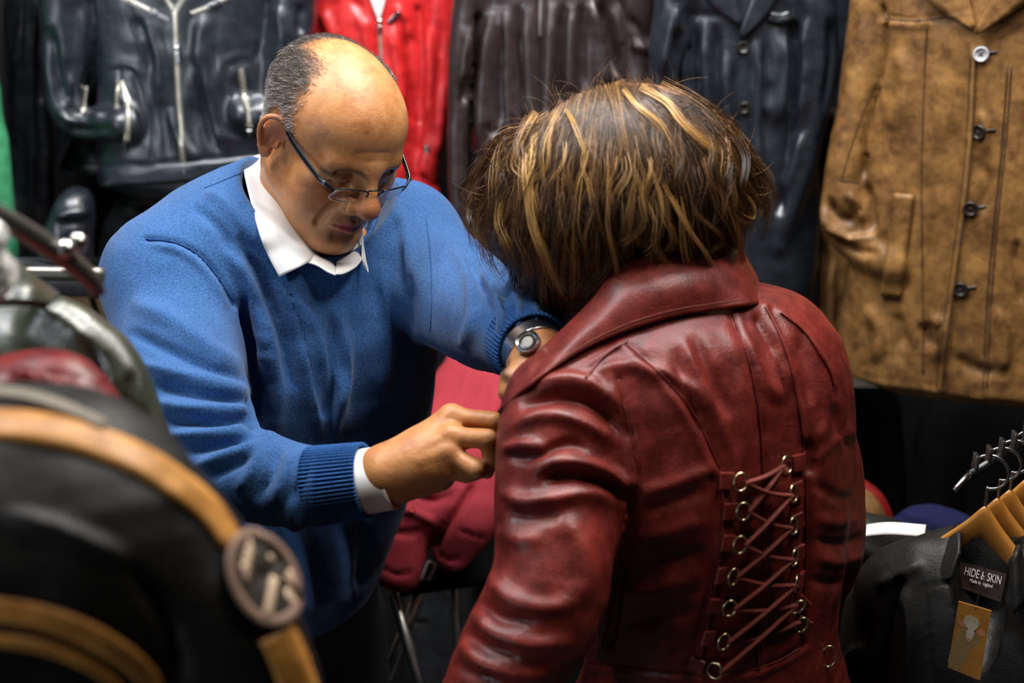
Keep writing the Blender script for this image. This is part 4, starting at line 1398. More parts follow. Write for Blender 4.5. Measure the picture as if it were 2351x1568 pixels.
for i in range(6):
    l0, r0, l1, r1 = eyes['l', i], eyes['r', i], eyes['l', i + 1], eyes['r', i + 1]
    obj('lace', lace(*l0, *r1, 0.001, 0.004), M['red_suede'], jacket)
    obj('lace', lace(*l1, *r0, 0.006, 0.002), M['red_suede'], jacket)
obj('lace', lace(*eyes['l', 0], *eyes['r', 0], 0.003, 0.003), M['red_suede'], jacket)
obj('side_buckle', tube(np.array([surf(1895, 1505, 0.004)[0] + np.array([0.008 * math.sin(t), 0, 0.013 * math.cos(t)]) for t in np.linspace(0, 2 * np.pi, 20, endpoint=False)]), 0.0013, 8, closed=True), M['brass'], jacket)
# skirt or trousers below the jacket, boots
S = Solid()
hip = P(1625, 1700, 1.66)
S.sweep([hip + np.array([0, 0, .05]), hip, hip + np.array([0, 0.02, -0.12])], [0.165, 0.18, 0.165], [0.115, 0.125, 0.12], wl, 'u', 0, 3)
for q in (-1, 1):
    a = hip + wl * 0.09 * q + np.array([0, 0.02, -0.10])
    b = np.array([a[0], a[1], 0.09]) + wl * 0.02 * q + wf * 0.03
    S.chain([a, a * 0.5 + b * 0.5 + wf * 0.02, b], [0.088, 0.066, 0.050], 'u', 0.03, 4)
V, Q = S.mesh(0.011, smooth=2)
obj('trousers', (V, Q), M['trousers'], woman)
for q in (-1, 1):
    fc = hip + wl * 0.11 * q + wf * 0.05
    fc[2] = 0
    S = Solid()
    S.sweep([fc - wf * 0.06 + np.array([0, 0, .045]), fc + np.array([0, 0, .055]), fc + wf * 0.10 + np.array([0, 0, .033]), fc + wf * 0.17 + np.array([0, 0, .028])], [0.032, 0.036, 0.042, 0.025], [0.045, 0.055, 0.033, 0.022], wl)
    V, Q = S.mesh(0.006)
    V[:, 2] = np.maximum(V[:, 2], 0.0)
    obj('shoe', (V, Q), M['shoe'], woman)


# her hair: locks of strands laid over the head, brown with fair streaks
rng = np.random.default_rng(11)
crown_c = HW(0, -0.01, 0.045)


def hair_shell(px, py, lift):
    """Point of the rounded hair mass seen at a picture point, lift metres outside it."""
    d = nrm(P(px, py, 1.0) - CAM_C)
    o = CAM_C - HAIR_C
    rr = HAIR_R + lift
    A = HAIR_A
    dl, ol = (A @ d) / rr, (A @ o) / rr
    a, b, c = dl @ dl, dl @ ol, ol @ ol - 1
    q = b * b - a * c
    t = (-b - math.sqrt(q)) / a if q > 0 else -b / a
    return CAM_C + d * t


HAIR_C = P(1425, 465, 1.535)
HAIR_A = np.eye(3)
HAIR_R = np.array([0.127, 0.125, 0.128])


def lock(pts, width, n, tint, spread, jit=0.35, lift=(0.0, 0.012), rad=0.00042, curl=0.0):
    """A lock of n strands following picture points; spread and width in picture units."""
    q = cat_rom(np.asarray(pts, float), 5)
    m = len(q)
    tang = np.gradient(q, axis=0)
    tang /= np.linalg.norm(tang, axis=1, keepdims=True) + 1e-9
    nor = np.column_stack([-tang[:, 1], tang[:, 0]])
    for _ in range(n):
        off = rng.uniform(-1, 1)
        off2 = off * (1 + rng.normal(0, jit))
        wv = rng.normal(0, 1, 3)
        lf = rng.uniform(*lift)
        t = np.linspace(0, 1, m)
        w = width * (off * (1 - t) + off2 * t * spread) + width * 0.25 * (wv[0] * np.sin(3 * t + wv[1] * 3) + curl * np.sin(9 * t + wv[2] * 4))
        end = rng.uniform(0.78, 1.0)
        k = max(4, int(m * end))
        pp = q + nor * w[:, None]
        s = np.array([hair_shell(x, y, lf + 0.010 * math.sin(math.pi * tt) * (1 if abs(off) < 2 else 0)) for (x, y), tt in zip(pp[:k], t[:k])])
        STR.append(s)
        TIN.append(np.clip(tint + rng.normal(0, 0.10), 0, 1))
        RAD.append(rad * rng.uniform(0.7, 1.3))


STR, TIN, RAD = [], [], []
part = (1400, 205)
# the mass of the hair: strands fan from the parting to the ends all round
ends = [(1135, 470), (1130, 520), (1140, 570), (1160, 620), (1185, 650), (1215, 670), (1240, 690), (1250, 720), (1262, 745), (1285, 752), (1310, 735), (1335, 705), (1360, 675), (1390, 640), (1420, 612), (1460, 600), (1500, 592), (1540, 590), (1580, 600), (1610, 620), (1640, 630), (1665, 610), (1690, 590), (1700, 560), (1715, 530), (1735, 505), (1725, 470), (1700, 430)]
roots = [(1215, 330), (1250, 290), (1290, 255), (1330, 228), (1370, 210), (1400, 200), (1440, 196), (1480, 200), (1520, 212), (1560, 235)]
ne = len(ends)
for k in range(380):
    u = (k + rng.uniform(0, 1)) / 380
    e = np.array(ends[min(ne - 1, int(u * ne))], float) + rng.normal(0, 20, 2) * np.array([1, 0.7])
    if rng.uniform() < 0.3:
        e = e * 0.82 + np.array(part) * 0.18 + rng.normal(0, 15, 2)
    rx = np.interp(u, np.linspace(0, 1, len(roots)), [r[0] for r in roots])
    ry = np.interp(u, np.linspace(0, 1, len(roots)), [r[1] for r in roots])
    r0 = np.array([rx, ry]) * 0.8 + np.array(part) * 0.2 + rng.normal(0, 8, 2) + np.array([0, 4])
    m1 = r0 * 0.65 + e * 0.35
    m2 = r0 * 0.28 + e * 0.72
    bow = (e[0] - 1425) * 0.20
    m1 = m1 + np.array([bow, -abs(bow) * 0.25]) + rng.normal(0, 10, 2)
    m2 = m2 + np.array([bow * 0.9, 0]) + rng.normal(0, 20, 2)
    tn = np.clip(rng.choice([0.06, 0.24, 0.42, 0.66], p=[0.28, 0.32, 0.25, 0.15]) + (0.12 if e[0] < 1300 else 0) , 0, 1)
    lock([r0, m1, m2, e], rng.uniform(9, 20), 27, tn, rng.uniform(0.5, 1.5), 0.5, (0.0, 0.013), 0.00027, 0.5)
# longer locks at the near side of the neck
for _ in range(60):
    x0 = rng.uniform(1225, 1420)
    xe = 1258 + (x0 - 1235) * 0.55 + rng.normal(0, 8)
    ye = 752 - max(0, xe - 1290) * 0.95 + rng.normal(0, 10)
    lock([(x0, 520 + rng.normal(0, 20)), (x0 - 8 + rng.normal(0, 8), 600), (xe - 12 + rng.normal(0, 8), 680), (xe, ye)], 13, 24, rng.choice([0.1, 0.25, 0.4, 0.6]), 0.6, 0.4, (-0.01, 0.008), 0.00028, 0.4)
# fair streaks that stand out
for pts, w, n, tn in (
        ([(1228, 300), (1222, 380), (1215, 450), (1228, 530), (1255, 590), (1280, 650), (1310, 700)], 8, 46, 0.95), ([(1205, 330), (1200, 400), (1210, 480), (1222, 560)], 7, 30, 0.85),
        ([(1430, 205), (1460, 240), (1510, 280), (1535, 320), (1545, 375)], 6, 34, 0.95), ([(1470, 198), (1530, 235), (1565, 280), (1610, 320), (1650, 350), (1655, 390)], 8, 44, 0.92),
        ([(1300, 250), (1325, 300), (1345, 360), (1352, 420)], 6, 26, 0.8), ([(1280, 260), (1250, 330), (1245, 400), (1262, 470)], 8, 26, 0.75),
        ([(1470, 325), (1500, 395), (1522, 475), (1510, 545), (1466, 588)], 6, 26, 0.85), ([(1540, 430), (1560, 490), (1590, 540), (1625, 590), (1642, 640), (1635, 690)], 6, 30, 0.75),
        ([(1500, 380), (1545, 465), (1585, 535), (1600, 585)], 6, 24, 0.8), ([(1450, 400), (1490, 480), (1500, 530), (1474, 575)], 5, 20, 0.9),
        ([(1700, 430), (1730, 470), (1728, 500), (1690, 480)], 4, 16, 0.7), ([(1160, 420), (1145, 500), (1170, 570), (1200, 640)], 10, 34, 0.8), ([(1250, 620), (1246, 680), (1256, 730), (1290, 755)], 8, 36, 0.45),
        ([(1640, 360), (1680, 430), (1690, 500), (1740, 515)], 9, 36, 0.45), ([(1690, 560), (1680, 620), (1670, 680)], 5, 22, 0.4), ([(1640, 620), (1645, 660), (1630, 698)], 4, 18, 0.35),
        ([(1590, 250), (1660, 330), (1700, 420), (1712, 480)], 10, 40, 0.5), ([(1225, 470), (1235, 560), (1250, 620)], 6, 24, 0.8)):
    lock(pts, w, int(n * 1.1), tn, 1.1, 0.8, (0.005, 0.018), 0.00029, 0.5)
# loose mid-length locks, bent and turned out at the ends
for _ in range(95):
    x0, y0 = rng.uniform(1200, 1660), rng.uniform(250, 430)
    sl = (x0 - 1425) / 260
    ln = rng.uniform(150, 300)
    kick = rng.normal(0, 34)
    lock([(x0, y0), (x0 + sl * ln * 0.18 + rng.normal(0, 10), y0 + ln * 0.36), (x0 + sl * ln * 0.26 + rng.normal(0, 16), y0 + ln * 0.72), (x0 + sl * ln * 0.24 + kick, min(y0 + ln, 640 if x0 > 1330 else 730))],
         rng.uniform(5, 11), 22, rng.choice([0.15, 0.35, 0.55, 0.75], p=[0.25, 0.35, 0.25, 0.15]), 0.9, 0.6, (0.004, 0.018), 0.00027, 0.7)
# flyaways
for _ in range(150):
    a = rng.uniform(math.pi * 0.98, math.pi * 2.04)
    c0 = np.array([1425 + 285 * math.cos(a), 470 + 270 * math.sin(a)])
    dr = np.array([math.cos(a + rng.normal(0, 0.9)), math.sin(a + rng.normal(0, 0.9))])
    ln = rng.uniform(20, 60)
    side_ = np.array([-dr[1], dr[0]]) * rng.normal(0, 20)
    p0 = hair_shell(*(c0 * 0.94 + np.array([1425, 470]) * 0.06), 0.0)
    dep = float(proj(p0)[2])
    pts = cat_rom(np.array([P(*(c0 * 0.94 + np.array([1425, 470]) * 0.06), dep), P(*(c0 + dr * ln * 0.4 + side_ * 0.3), dep), P(*(c0 + dr * ln * 0.8 + side_), dep), P(*(c0 + dr * ln + side_ * 1.8), dep)]), 4)
    STR.append(pts)
    TIN.append(rng.uniform(0.3, 0.8))
    RAD.append(0.00016)
# under-layer behind: the far side and the underside of the hair
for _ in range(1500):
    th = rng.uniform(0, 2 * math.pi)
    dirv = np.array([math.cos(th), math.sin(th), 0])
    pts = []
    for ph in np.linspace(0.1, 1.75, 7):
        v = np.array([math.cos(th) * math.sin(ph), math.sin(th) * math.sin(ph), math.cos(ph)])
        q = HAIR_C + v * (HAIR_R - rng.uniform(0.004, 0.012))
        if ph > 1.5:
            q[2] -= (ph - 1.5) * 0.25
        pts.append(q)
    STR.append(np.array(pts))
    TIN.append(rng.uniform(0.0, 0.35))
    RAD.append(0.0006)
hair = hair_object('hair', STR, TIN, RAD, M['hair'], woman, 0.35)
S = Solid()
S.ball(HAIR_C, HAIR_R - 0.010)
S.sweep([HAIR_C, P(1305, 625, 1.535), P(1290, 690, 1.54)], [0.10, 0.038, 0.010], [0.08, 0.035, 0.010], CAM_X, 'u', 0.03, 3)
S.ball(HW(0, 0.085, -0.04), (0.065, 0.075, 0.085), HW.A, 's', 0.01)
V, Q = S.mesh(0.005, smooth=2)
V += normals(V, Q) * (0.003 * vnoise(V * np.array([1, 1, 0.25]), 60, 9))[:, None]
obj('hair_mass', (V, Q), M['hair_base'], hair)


# ================================================================ hanging garments
def PY(px, py, Y):
    """Point on the upright plane y = Y seen at a picture point."""
    return P(px, py, Y / (math.cos(PITCH) + (CY - py) / FOC * math.sin(PITCH)))


def dY(py, Y):
    return Y / (math.cos(PITCH) + (CY - py) / FOC * math.sin(PITCH))


def body_sweep(S, rows, Y, thick, side=CAM_X, k=0.0, e=2.3, op='u'):
    """rows: (py, left px, right px[, thickness factor])."""
    pts, a, b = [], [], []
    cs = max(0.3, abs(float(np.dot(side, CAM_X))))
    for py, xl, xr, *t in rows:
        d = dY(py, Y)
        pts.append(P((xl + xr) / 2, py, d))
        a.append((xr - xl) / 2 * d / FOC / cs)
        b.append(thick / 2 * (t[0] if t else 1.0))
    S.sweep(pts, a, b, side, op, k, 3, e)


def limb(S, rows, Y, k=0.02, dy=0.0):
    """rows: (px, py, half width px[, nearer by metres])."""
    pts = [PY(r[0], r[1], Y - (r[3] if len(r) > 3 else dy)) for r in rows]
    S.chain(pts, [r[2] * dY(r[1], Y) / FOC for r in rows], 'u', k, 3)


def ribbon(bvh, pts, widths, lift=0.001, thick=0.003, n=6, across=5):
    q = cat_rom(np.column_stack([np.asarray(pts, float), np.broadcast_to(widths, (len(pts),))]), n)
    T = np.gradient(q[:, :2], axis=0)
    T /= np.linalg.norm(T, axis=1, keepdims=True) + 1e-9
    Nn = np.column_stack([-T[:, 1], T[:, 0]])
    G = []
    for i in range(len(q)):
        row = []
        for c in np.linspace(-0.5, 0.5, across):
            x, y = q[i, :2] + Nn[i] * c * q[i, 2]
            l, nn = hit(bvh, x, y)
            row.append(l + nn * lift)
        G.append(row)
    G = np.array(G)
    # keep the strip from jumping where the line of sight slips off an edge
    dep = np.stack([proj(g)[2] for g in G])
    med = np.median(dep, axis=1, keepdims=True)
    bad = np.abs(dep - med) > 0.05
    for i, j in np.argwhere(bad):
        c = np.linspace(-0.5, 0.5, across)[j]
        x, y = q[i, :2] + Nn[i] * c * q[i, 2]
        G[i, j] = P(x, y, float(med[i, 0]))
    return slab(G, thick)


def zipper(parent, bvh, pts, w=0.0034, pull=None, pull_len=0.02, pull_dir=(0, 0, -1), name='zipper'):
    path, ns = on_surface(bvh, pts, 0.0025, 10)
    seg = np.linalg.norm(np.diff(path, axis=0), axis=1)
    L = np.concatenate([[0], np.cumsum(seg)])
    m = max(4, int(L[-1] / 0.0030))
    ts = np.linspace(0, L[-1], m)
    C_ = np.stack([np.interp(ts, L, path[:, i]) for i in range(3)], 1)
    N_s = nrm(np.stack([np.interp(ts, L, ns[:, i]) for i in range(3)], 1))
    T_s = nrm(np.gradient(C_, axis=0))
    S_s = np.cross(T_s, N_s)
    parts = [tube(C_[::3] if m > 9 else C_, w * 0.35, 6)]
    for i in range(m):
        s_ = 1 if i % 2 else -1
        parts.append(box(C_[i] + S_s[i] * s_ * w * 0.42, (w * 1.05, 0.0019, 0.0024), np.array([S_s[i], T_s[i], N_s[i]])))
    z = obj(name, join(*parts), M['zip'], parent, False)
    if pull is not None:
        c, n = hit(bvh, *pull)
        t = nrm(np.asarray(pull_dir, float))
        t = nrm(t - n * (t @ n))
        sx = np.cross(t, n)
        body = box(c + n * 0.005, (0.0075, 0.010, 0.004), np.array([sx, t, n]), 0.0012)
        tab_ = box(c + n * 0.006 + t * (0.006 + pull_len / 2), (0.0062, pull_len, 0.0016), np.array([sx, t, n]), 0.0006)
        obj('zip_pull', join(body, tab_), M['steel'], z, False)
    return z


def vfolds(rng, x0, x1, y0, y1, n, amp, w, lean=0.0, bottom=None):
    """Irregular hanging folds between two heights."""
    out = []
    for k in range(n):
        x = x0 + (x1 - x0) * (k + 0.5 + rng.uniform(-0.25, 0.25)) / n
        xb = x if bottom is None else bottom[0] + (bottom[1] - bottom[0]) * (x - x0) / (x1 - x0)
        a, b = y0 + rng.uniform(0, 0.25) * (y1 - y0), y1 - rng.uniform(-0.05, 0.2) * (y1 - y0)
        j = rng.normal(0, 7, 3)
        s = 1 if k % 2 else -1
        out.append(([(x + j[0] + lean * a, a), (x * 0.6 + xb * 0.4 + j[1] + lean * (a + b) / 2, (a + b) / 2), (xb + j[2] + lean * b, b)], w * rng.uniform(0.7, 1.3), s * amp * rng.uniform(0.6, 1.3)))
    return out


def garment(name, label, cat, S, mat, h, strokes, seed, group=None, rough=0.003, keep_base=None):
    V, Q = S.mesh(h, smooth=2)
    V += normals(V, Q) * (rough * vnoise(V, 15, seed) + rough * 0.45 * vnoise(V, 38, seed + 1))[:, None]
    V = sculpt(V, Q, [(p_, w_, a_ * (1.7 if w_ > 5.5 else 1.0), *k_) for p_, w_, a_, *k_ in strokes])
    V = relax(V, Q, 0.2)
    o = obj(name, (V, Q), mat, None)
    tag(o, label, cat, group)
    return o, bvh_of(V, Q)


rng = np.random.default_rng(21)
GW = 'leather garments hanging along the back wall'

# black biker jacket with zips
S = Solid()
body_sweep(S, [(-260, 240, 590, 0.7), (-180, 160, 660), (-60, 200, 640), (60, 210, 632), (200, 222, 625), (330, 226, 632), (424, 226, 640)], 2.50, 0.11)
limb(S, [(170, -190, 62), (150, -60, 60), (150, 80, 55), (148, 190, 47), (158, 262, 40), (200, 286, 36, 0.02), (286, 284, 34, 0.055)], 2.50, 0.015, 0.015)
limb(S, [(650, -190, 60), (672, -60, 58), (668, 80, 52), (650, 190, 44), (640, 255, 38), (600, 262, 36, 0.03), (560, 262, 32, 0.05)], 2.50, 0.015, 0.015)
jk, bv = garment('leather_jacket', 'black leather biker jacket with silver zips hanging on the wall behind the man', 'jacket', S, M['blue_black_leather'], 0.0062, [
    ([(228, 384), (320, 380), (420, 374), (520, 362), (620, 350)], 3, -5, 'open'), ([(235, 152), (290, 148), (322, 165), (340, 230), (346, 310)], 5, 4), ([(240, 165), (290, 160), (312, 180), (328, 240), (334, 310), (300, 352)], 5, -4),
    ([(592, 128), (535, 130), (508, 152), (496, 230), (500, 300), (540, 322), (600, 326)], 5, 4), ([(590, 142), (540, 146), (520, 168), (510, 240), (514, 290), (550, 308)], 5, -3.5),
    ([(292, 10), (318, 90), (340, 190), (352, 290), (350, 370)], 4, -3, 'open'), ([(500, 30), (492, 100), (490, 170)], 4, -3, 'open'), ([(208, 0), (215, 100), (205, 190)], 5, -8, 'open'), ([(612, 0), (600, 90), (590, 130)], 5, -6, 'open'),
    ([(380, 50), (375, 200), (388, 390)], 4, -3, 'open'), ([(432, 50), (438, 200), (446, 380)], 4, -3, 'open'), ([(470, 30), (455, 120), (440, 250)], 14, 6), ([(330, 60), (360, 130), (372, 240)], 16, 6), ([(310, 40), (338, 110), (345, 190)], 10, -6),
    ([(270, 200), (300, 260), (310, 330)], 12, 7), ([(540, 180), (570, 230), (580, 290)], 12, -7), ([(440, 130), (470, 260), (500, 360)], 12, -7), ([(460, 100), (490, 250), (520, 350)], 13, 6), ([(390, 250), (420, 330), (460, 370)], 12, 5),
    ([(110, 60), (125, 160), (150, 240)], 14, -8), ([(190, 20), (182, 130), (165, 220)], 12, 6), ([(130, 250), (165, 275), (200, 270), (240, 262)], 8, 6), ([(150, 300), (200, 300), (260, 296)], 8, -5), ([(150, 262), (180, 258), (210, 268)], 7, -7),
    ([(640, 10), (650, 80), (640, 150)], 12, 7), ([(690, 10), (690, 80)], 10, -6)], 31, GW)
zipper(jk, bv, [(402, 26), (405, 100), (410, 200), (417, 320), (424, 402)], 0.0050, (408, 112), 0.018)
zipper(jk, bv, [(372, -20), (386, 2), (402, 26)], 0.0048)
zipper(jk, bv, [(434, -20), (418, 2), (402, 26)], 0.0048)
zipper(jk, bv, [(272, -12), (312, 6), (352, 26)], 0.0052, (356, 27), 0.022, (0.9, 0, -0.5))
zipper(jk, bv, [(440, 30), (482, 14), (525, -8)], 0.0052, (486, 12), 0.012, (0.8, 0, 0.3))
zipper(jk, bv, [(276, 184), (272, 215), (270, 252)], 0.0046, (276, 178), 0.006, (0, 0, 1))
zipper(jk, bv, [(281, 186), (292, 230), (296, 272), (291, 322)], 0.0046, (289, 330), 0.018)
zipper(jk, bv, [(553, 158), (560, 205), (567, 250), (571, 288)], 0.0056, (572, 296), 0.016)
zipper(jk, bv, [(196, 200), (192, 235), (190, 268)], 0.0036)
obj('hem_band', ribbon(bv, [(230, 406), (330, 402), (440, 394), (540, 384), (630, 376)], 46, 0.002, 0.004), M['blue_black_leather'], jk)

# long coats at the left end of the rail
S = Solid()
body_sweep(S, [(-200, 20, 110, 0.7), (-60, 12, 118), (150, 14, 112), (330, 22, 116), (480, 28, 120), (640, 34, 122), (760, 36, 122)], 2.63, 0.10)
garment('leather_coat', 'long plain black leather coat beside the green garment', 'coat', S, M['black_leather'], 0.0075, vfolds(rng, 20, 115, -100, 640, 6, 9, 9) + [([(86, 0), (95, 200), (104, 420), (112, 600)], 5, 7, 'open')], 33, GW)
S = Solid()
body_sweep(S, [(-200, -200, -70, 0.7), (0, -170, -28), (150, -160, -12), (300, -150, 10), (400, -140, 22), (520, -130, 36), (640, -125, 40)], 2.42, 0.10)
garment('leather_coat', 'green leather coat cut by the edge of the view', 'coat', S, M['green_leather'], 0.008, vfolds(rng, -60, 25, 150, 600, 4, 6, 9), 35, GW)
S = Solid()
body_sweep(S, [(-100, 130, 340, 0.7), (60, 132, 345), (250, 132, 345), (396, 130, 345)], 2.66, 0.09)
o, bv = garment('leather_jacket', 'dull black jacket whose hem shows below the biker jacket sleeve', 'jacket', S, M['black_leather'], 0.009, vfolds(rng, 120, 330, 150, 390, 6, 7, 12), 37, GW)
obj('hem_band', ribbon(bv, [(120, 386), (200, 388), (300, 388)], 26, 0.002, 0.004), M['blue_black_leather'], o)

# scarlet jacket behind the man's head
S = Solid()
body_sweep(S, [(-240, 740, 960, 0.7), (-160, 690, 1010), (-40, 690, 990), (120, 700, 985), (280, 720, 985), (400, 740, 985), (468, 745, 975)], 2.60, 0.11)
limb(S, [(1000, -170, 52), (1012, -40, 48), (1008, 100, 42), (1000, 240, 38), (985, 350, 34), (975, 410, 32), (1000, 492, 26)], 2.60, 0.012, 0.02)
limb(S, [(705, -170, 52), (700, -40, 44), (706, 100, 38), (715, 240, 36), (725, 380, 32)], 2.64, 0.012, 0.0)
jk, bv = garment('leather_jacket', 'scarlet leather jacket hanging behind the bald head', 'jacket', S, M['scarlet_leather'], 0.0065, [
    ([(868, 40), (872, 160), (876, 300), (880, 460)], 5, -5, 'open'), ([(820, 20), (838, 70), (850, 140)], 10, 6), ([(800, -10), (826, 20), (842, 50)], 8, -6), ([(960, 20), (965, 150), (960, 300), (950, 430)], 6, -9, 'open'),
    ([(900, 60), (915, 160), (930, 260)], 14, 8), ([(930, 40), (945, 160), (952, 280)], 10, -8), ([(900, 200), (915, 320), (930, 440)], 14, 7), ([(925, 280), (940, 360), (950, 440)], 10, -7), ([(985, 60), (990, 180), (985, 300)], 9, 7), ([(1015, 40), (1010, 160), (1005, 280)], 9, -5), ([(1020, 180), (1010, 280), (1000, 360)], 9, 7),
    ([(960, 400), (985, 420), (1010, 430)], 8, -8), ([(965, 440), (990, 455), (1015, 460)], 8, 6), ([(740, 20), (755, 60), (770, 100)], 12, 6), ([(905, 10), (930, 40), (945, 90)], 8, 6), ([(935, 320), (960, 345), (985, 350)], 5, -5)], 41, GW)
zipper(jk, bv, [(869, 44), (872, 90), (874, 140)], 0.004, (870, 50), 0.014)
obj('lining', ribbon(bv, [(866, -40), (868, 0), (870, 46)], [60, 34, 4], 0.004, 0.003), M['white_band'], jk)
obj('snap_button', disc_button(*(lambda h_: (h_[0] + h_[1] * 0.002, h_[1]))(hit(bv, 980, 340)), 0.006, 0.002)[0], M['steel'], jk)
obj('pocket_flap', ribbon(bv, [(892, 52), (905, 38), (918, 26)], 9, 0.003, 0.003), M['steel'], jk)

# dark brown jacket between the two heads
S = Solid()
body_sweep(S, [(-240, 1150, 1380, 0.7), (-150, 1100, 1430), (0, 1096, 1440), (150, 1092, 1450), (300, 1086, 1456), (450, 1080, 1464), (572, 1082, 1476)], 2.43, 0.12)
limb(S, [(1110, -150, 50), (1085, -20, 42), (1068, 80, 38), (1058, 200, 32), (1050, 330, 24), (1052, 450, 22), (1064, 565, 24)], 2.43, 0.012, 0.02)
limb(S, [(1430, -150, 50), (1455, -40, 44), (1468, 60, 36), (1472, 140, 30), (1466, 200, 30)], 2.43, 0.012, 0.03)
jk, bv = garment('leather_jacket', 'dark brown leather jacket with deep hanging folds, between the man and the woman', 'jacket', S, M['brown_leather'], 0.0065,
    [([(1082, 520), (1180, 522), (1300, 526), (1460, 530)], 4, -5, 'open'), ([(1100, 40), (1092, 200), (1086, 350), (1082, 500)], 7, -12, 'open'), ([(1243, -20), (1242, 80), (1238, 200), (1236, 400)], 6, -10, 'open'),
     ([(1130, 20), (1120, 140), (1112, 260), (1118, 380)], 16, 11), ([(1165, 20), (1160, 150), (1172, 280), (1190, 420)], 12, 9), ([(1148, 60), (1142, 200), (1150, 330)], 9, -10), ([(1190, 10), (1200, 150), (1212, 300), (1220, 440)], 10, -11), ([(1212, 10), (1218, 160), (1225, 320)], 11, 9),
     ([(1270, 0), (1265, 120), (1258, 260), (1262, 420)], 15, 11), ([(1296, 10), (1290, 130), (1288, 260)], 9, -11), ([(1318, 0), (1312, 120), (1310, 240)], 10, 10), ([(1338, 10), (1340, 120), (1340, 220)], 8, -10), ([(1355, 0), (1372, 60), (1385, 140), (1392, 220)], 10, 11), ([(1380, 0), (1402, 80), (1415, 180)], 9, -9), ([(1412, 10), (1428, 90), (1440, 190)], 10, 9),
     ([(1080, 60), (1070, 140), (1060, 200)], 10, 9), ([(1095, 70), (1085, 150), (1072, 210), (1062, 240)], 8, -9), ([(1444, 40), (1470, 70), (1495, 96)], 8, -6), ([(1450, 100), (1475, 110), (1496, 118)], 7, 6), ([(1120, 290), (1150, 310), (1180, 300)], 8, -6), ([(1110, 470), (1170, 466), (1230, 476)], 8, 4)] + vfolds(rng, 1100, 1460, 250, 520, 9, 6, 12), 43, GW)
obj('hem_band', ribbon(bv, [(1086, 548), (1160, 552), (1260, 556), (1380, 560), (1468, 564)], 46, 0.003, 0.004), M['brown_leather'], jk)
obj('pocket_welt', ribbon(bv, [(1086, 468), (1112, 470), (1140, 470)], 7, 0.002, 0.003), M['brown_leather'], jk)
zipper(jk, bv, [(1243, -40), (1243, 20), (1242, 80)], 0.0034)
# sliver of a claret jacket
S = Solid()
body_sweep(S, [(-160, 1470, 1545, 0.7), (0, 1474, 1536), (120, 1474, 1530), (260, 1474, 1528)], 2.56, 0.07)
garment('leather_jacket', 'claret leather jacket, only a sliver showing between the brown and the black one', 'jacket', S, M['dark_red_leather'], 0.009, [], 45, GW)

# black jacket with lapels and buttons
S = Solid()
body_sweep(S, [(-240, 1600, 1800, 0.7), (-150, 1556, 1858), (0, 1562, 1870), (200, 1572, 1880), (400, 1590, 1884), (600, 1610, 1880), (760, 1625, 1850)], 2.36, 0.11)
limb(S, [(1580, -150, 52), (1548, -20, 46), (1532, 80, 40), (1522, 170, 36), (1506, 240, 28)], 2.36, 0.012, 0.03)
limb(S, [(1840, -150, 52), (1872, 0, 46), (1884, 140, 40), (1868, 280, 34), (1842, 390, 28), (1812, 480, 26), (1788, 560, 24)], 2.36, 0.012, 0.045)
jk, bv = garment('leather_jacket', 'black leather jacket with lapels and dark buttons, left of the tan coat', 'jacket', S, M['blue_black_leather'], 0.0065,
    [([(1565, 30), (1620, 36), (1660, 34)], 4, -4, 'open'), ([(1770, 40), (1800, 46), (1815, 40)], 4, 4), ([(1725, 90), (1732, 200), (1728, 330), (1715, 460)], 5, -6, 'open'), ([(1742, 90), (1748, 200), (1742, 330), (1728, 470)], 9, 9), ([(1758, 90), (1764, 200), (1756, 340)], 8, -8),
     ([(1575, 60), (1580, 200), (1598, 380)], 10, 9), ([(1598, 60), (1602, 180), (1612, 300)], 9, -10), ([(1620, 50), (1624, 160), (1632, 300), (1640, 420)], 10, 8), ([(1645, 60), (1646, 180), (1650, 320)], 9, -9), ([(1668, 120), (1672, 240), (1680, 360)], 10, 9), ([(1690, 130), (1692, 260), (1696, 400)], 7, -7),
     ([(1782, 60), (1778, 160), (1764, 220), (1780, 290)], 6, 6), ([(1800, 80), (1800, 180), (1790, 280)], 12, 9), ([(1822, 60), (1826, 180), (1812, 320), (1790, 480)], 8, -11, 'open'), ([(1850, 40), (1856, 160), (1838, 300)], 10, 9), ([(1845, 300), (1825, 380), (1800, 450)], 8, 7), ([(1905, 40), (1910, 140), (1890, 260)], 9, -7), ([(1555, 10), (1535, 90), (1520, 170)], 10, 8), ([(1560, 80), (1548, 150), (1535, 220)], 8, -10, 'open')], 47, GW)
obj('lapel', ribbon(bv, [(1628, -50), (1662, 0), (1700, 52)], [70, 56, 8], 0.006, 0.006), M['blue_black_leather'], jk)
obj('lapel', ribbon(bv, [(1772, -50), (1740, 20), (1698, 84)], [66, 50, 8], 0.008, 0.006), M['blue_black_leather'], jk)
for bx_, by_ in ((1706, 108), (1709, 246), (1710, 382)):
    l_, n_ = hit(bv, bx_, by_)
    obj('button', disc_button(l_ + n_ * 0.003, n_, 0.0095, 0.003)[0], M['horn'], jk)
obj('pocket_flap', ribbon(bv, [(1766, 38), (1790, 42), (1812, 36)], 22, 0.003, 0.003), M['blue_black_leather'], jk)
S = Solid()
body_sweep(S, [(-200, 1830, 1985, 0.7), (-60, 1810, 1980), (120, 1790, 1948), (260, 1780, 1924), (400, 1765, 1902), (520, 1745, 1880), (600, 1735, 1864), (680, 1730, 1838), (740, 1728, 1816)], 2.52, 0.07)
garment('leather_coat', 'long navy black leather coat with a slanting edge next to the tan coat sleeve', 'coat', S, M['blue_black_leather'], 0.0075, vfolds(rng, 1840, 1960, -50, 700, 5, 9, 9, 0, (1740, 1820)) + [([(1950, 60), (1912, 280), (1872, 520), (1810, 720)], 5, 5, 'open')], 49, GW)

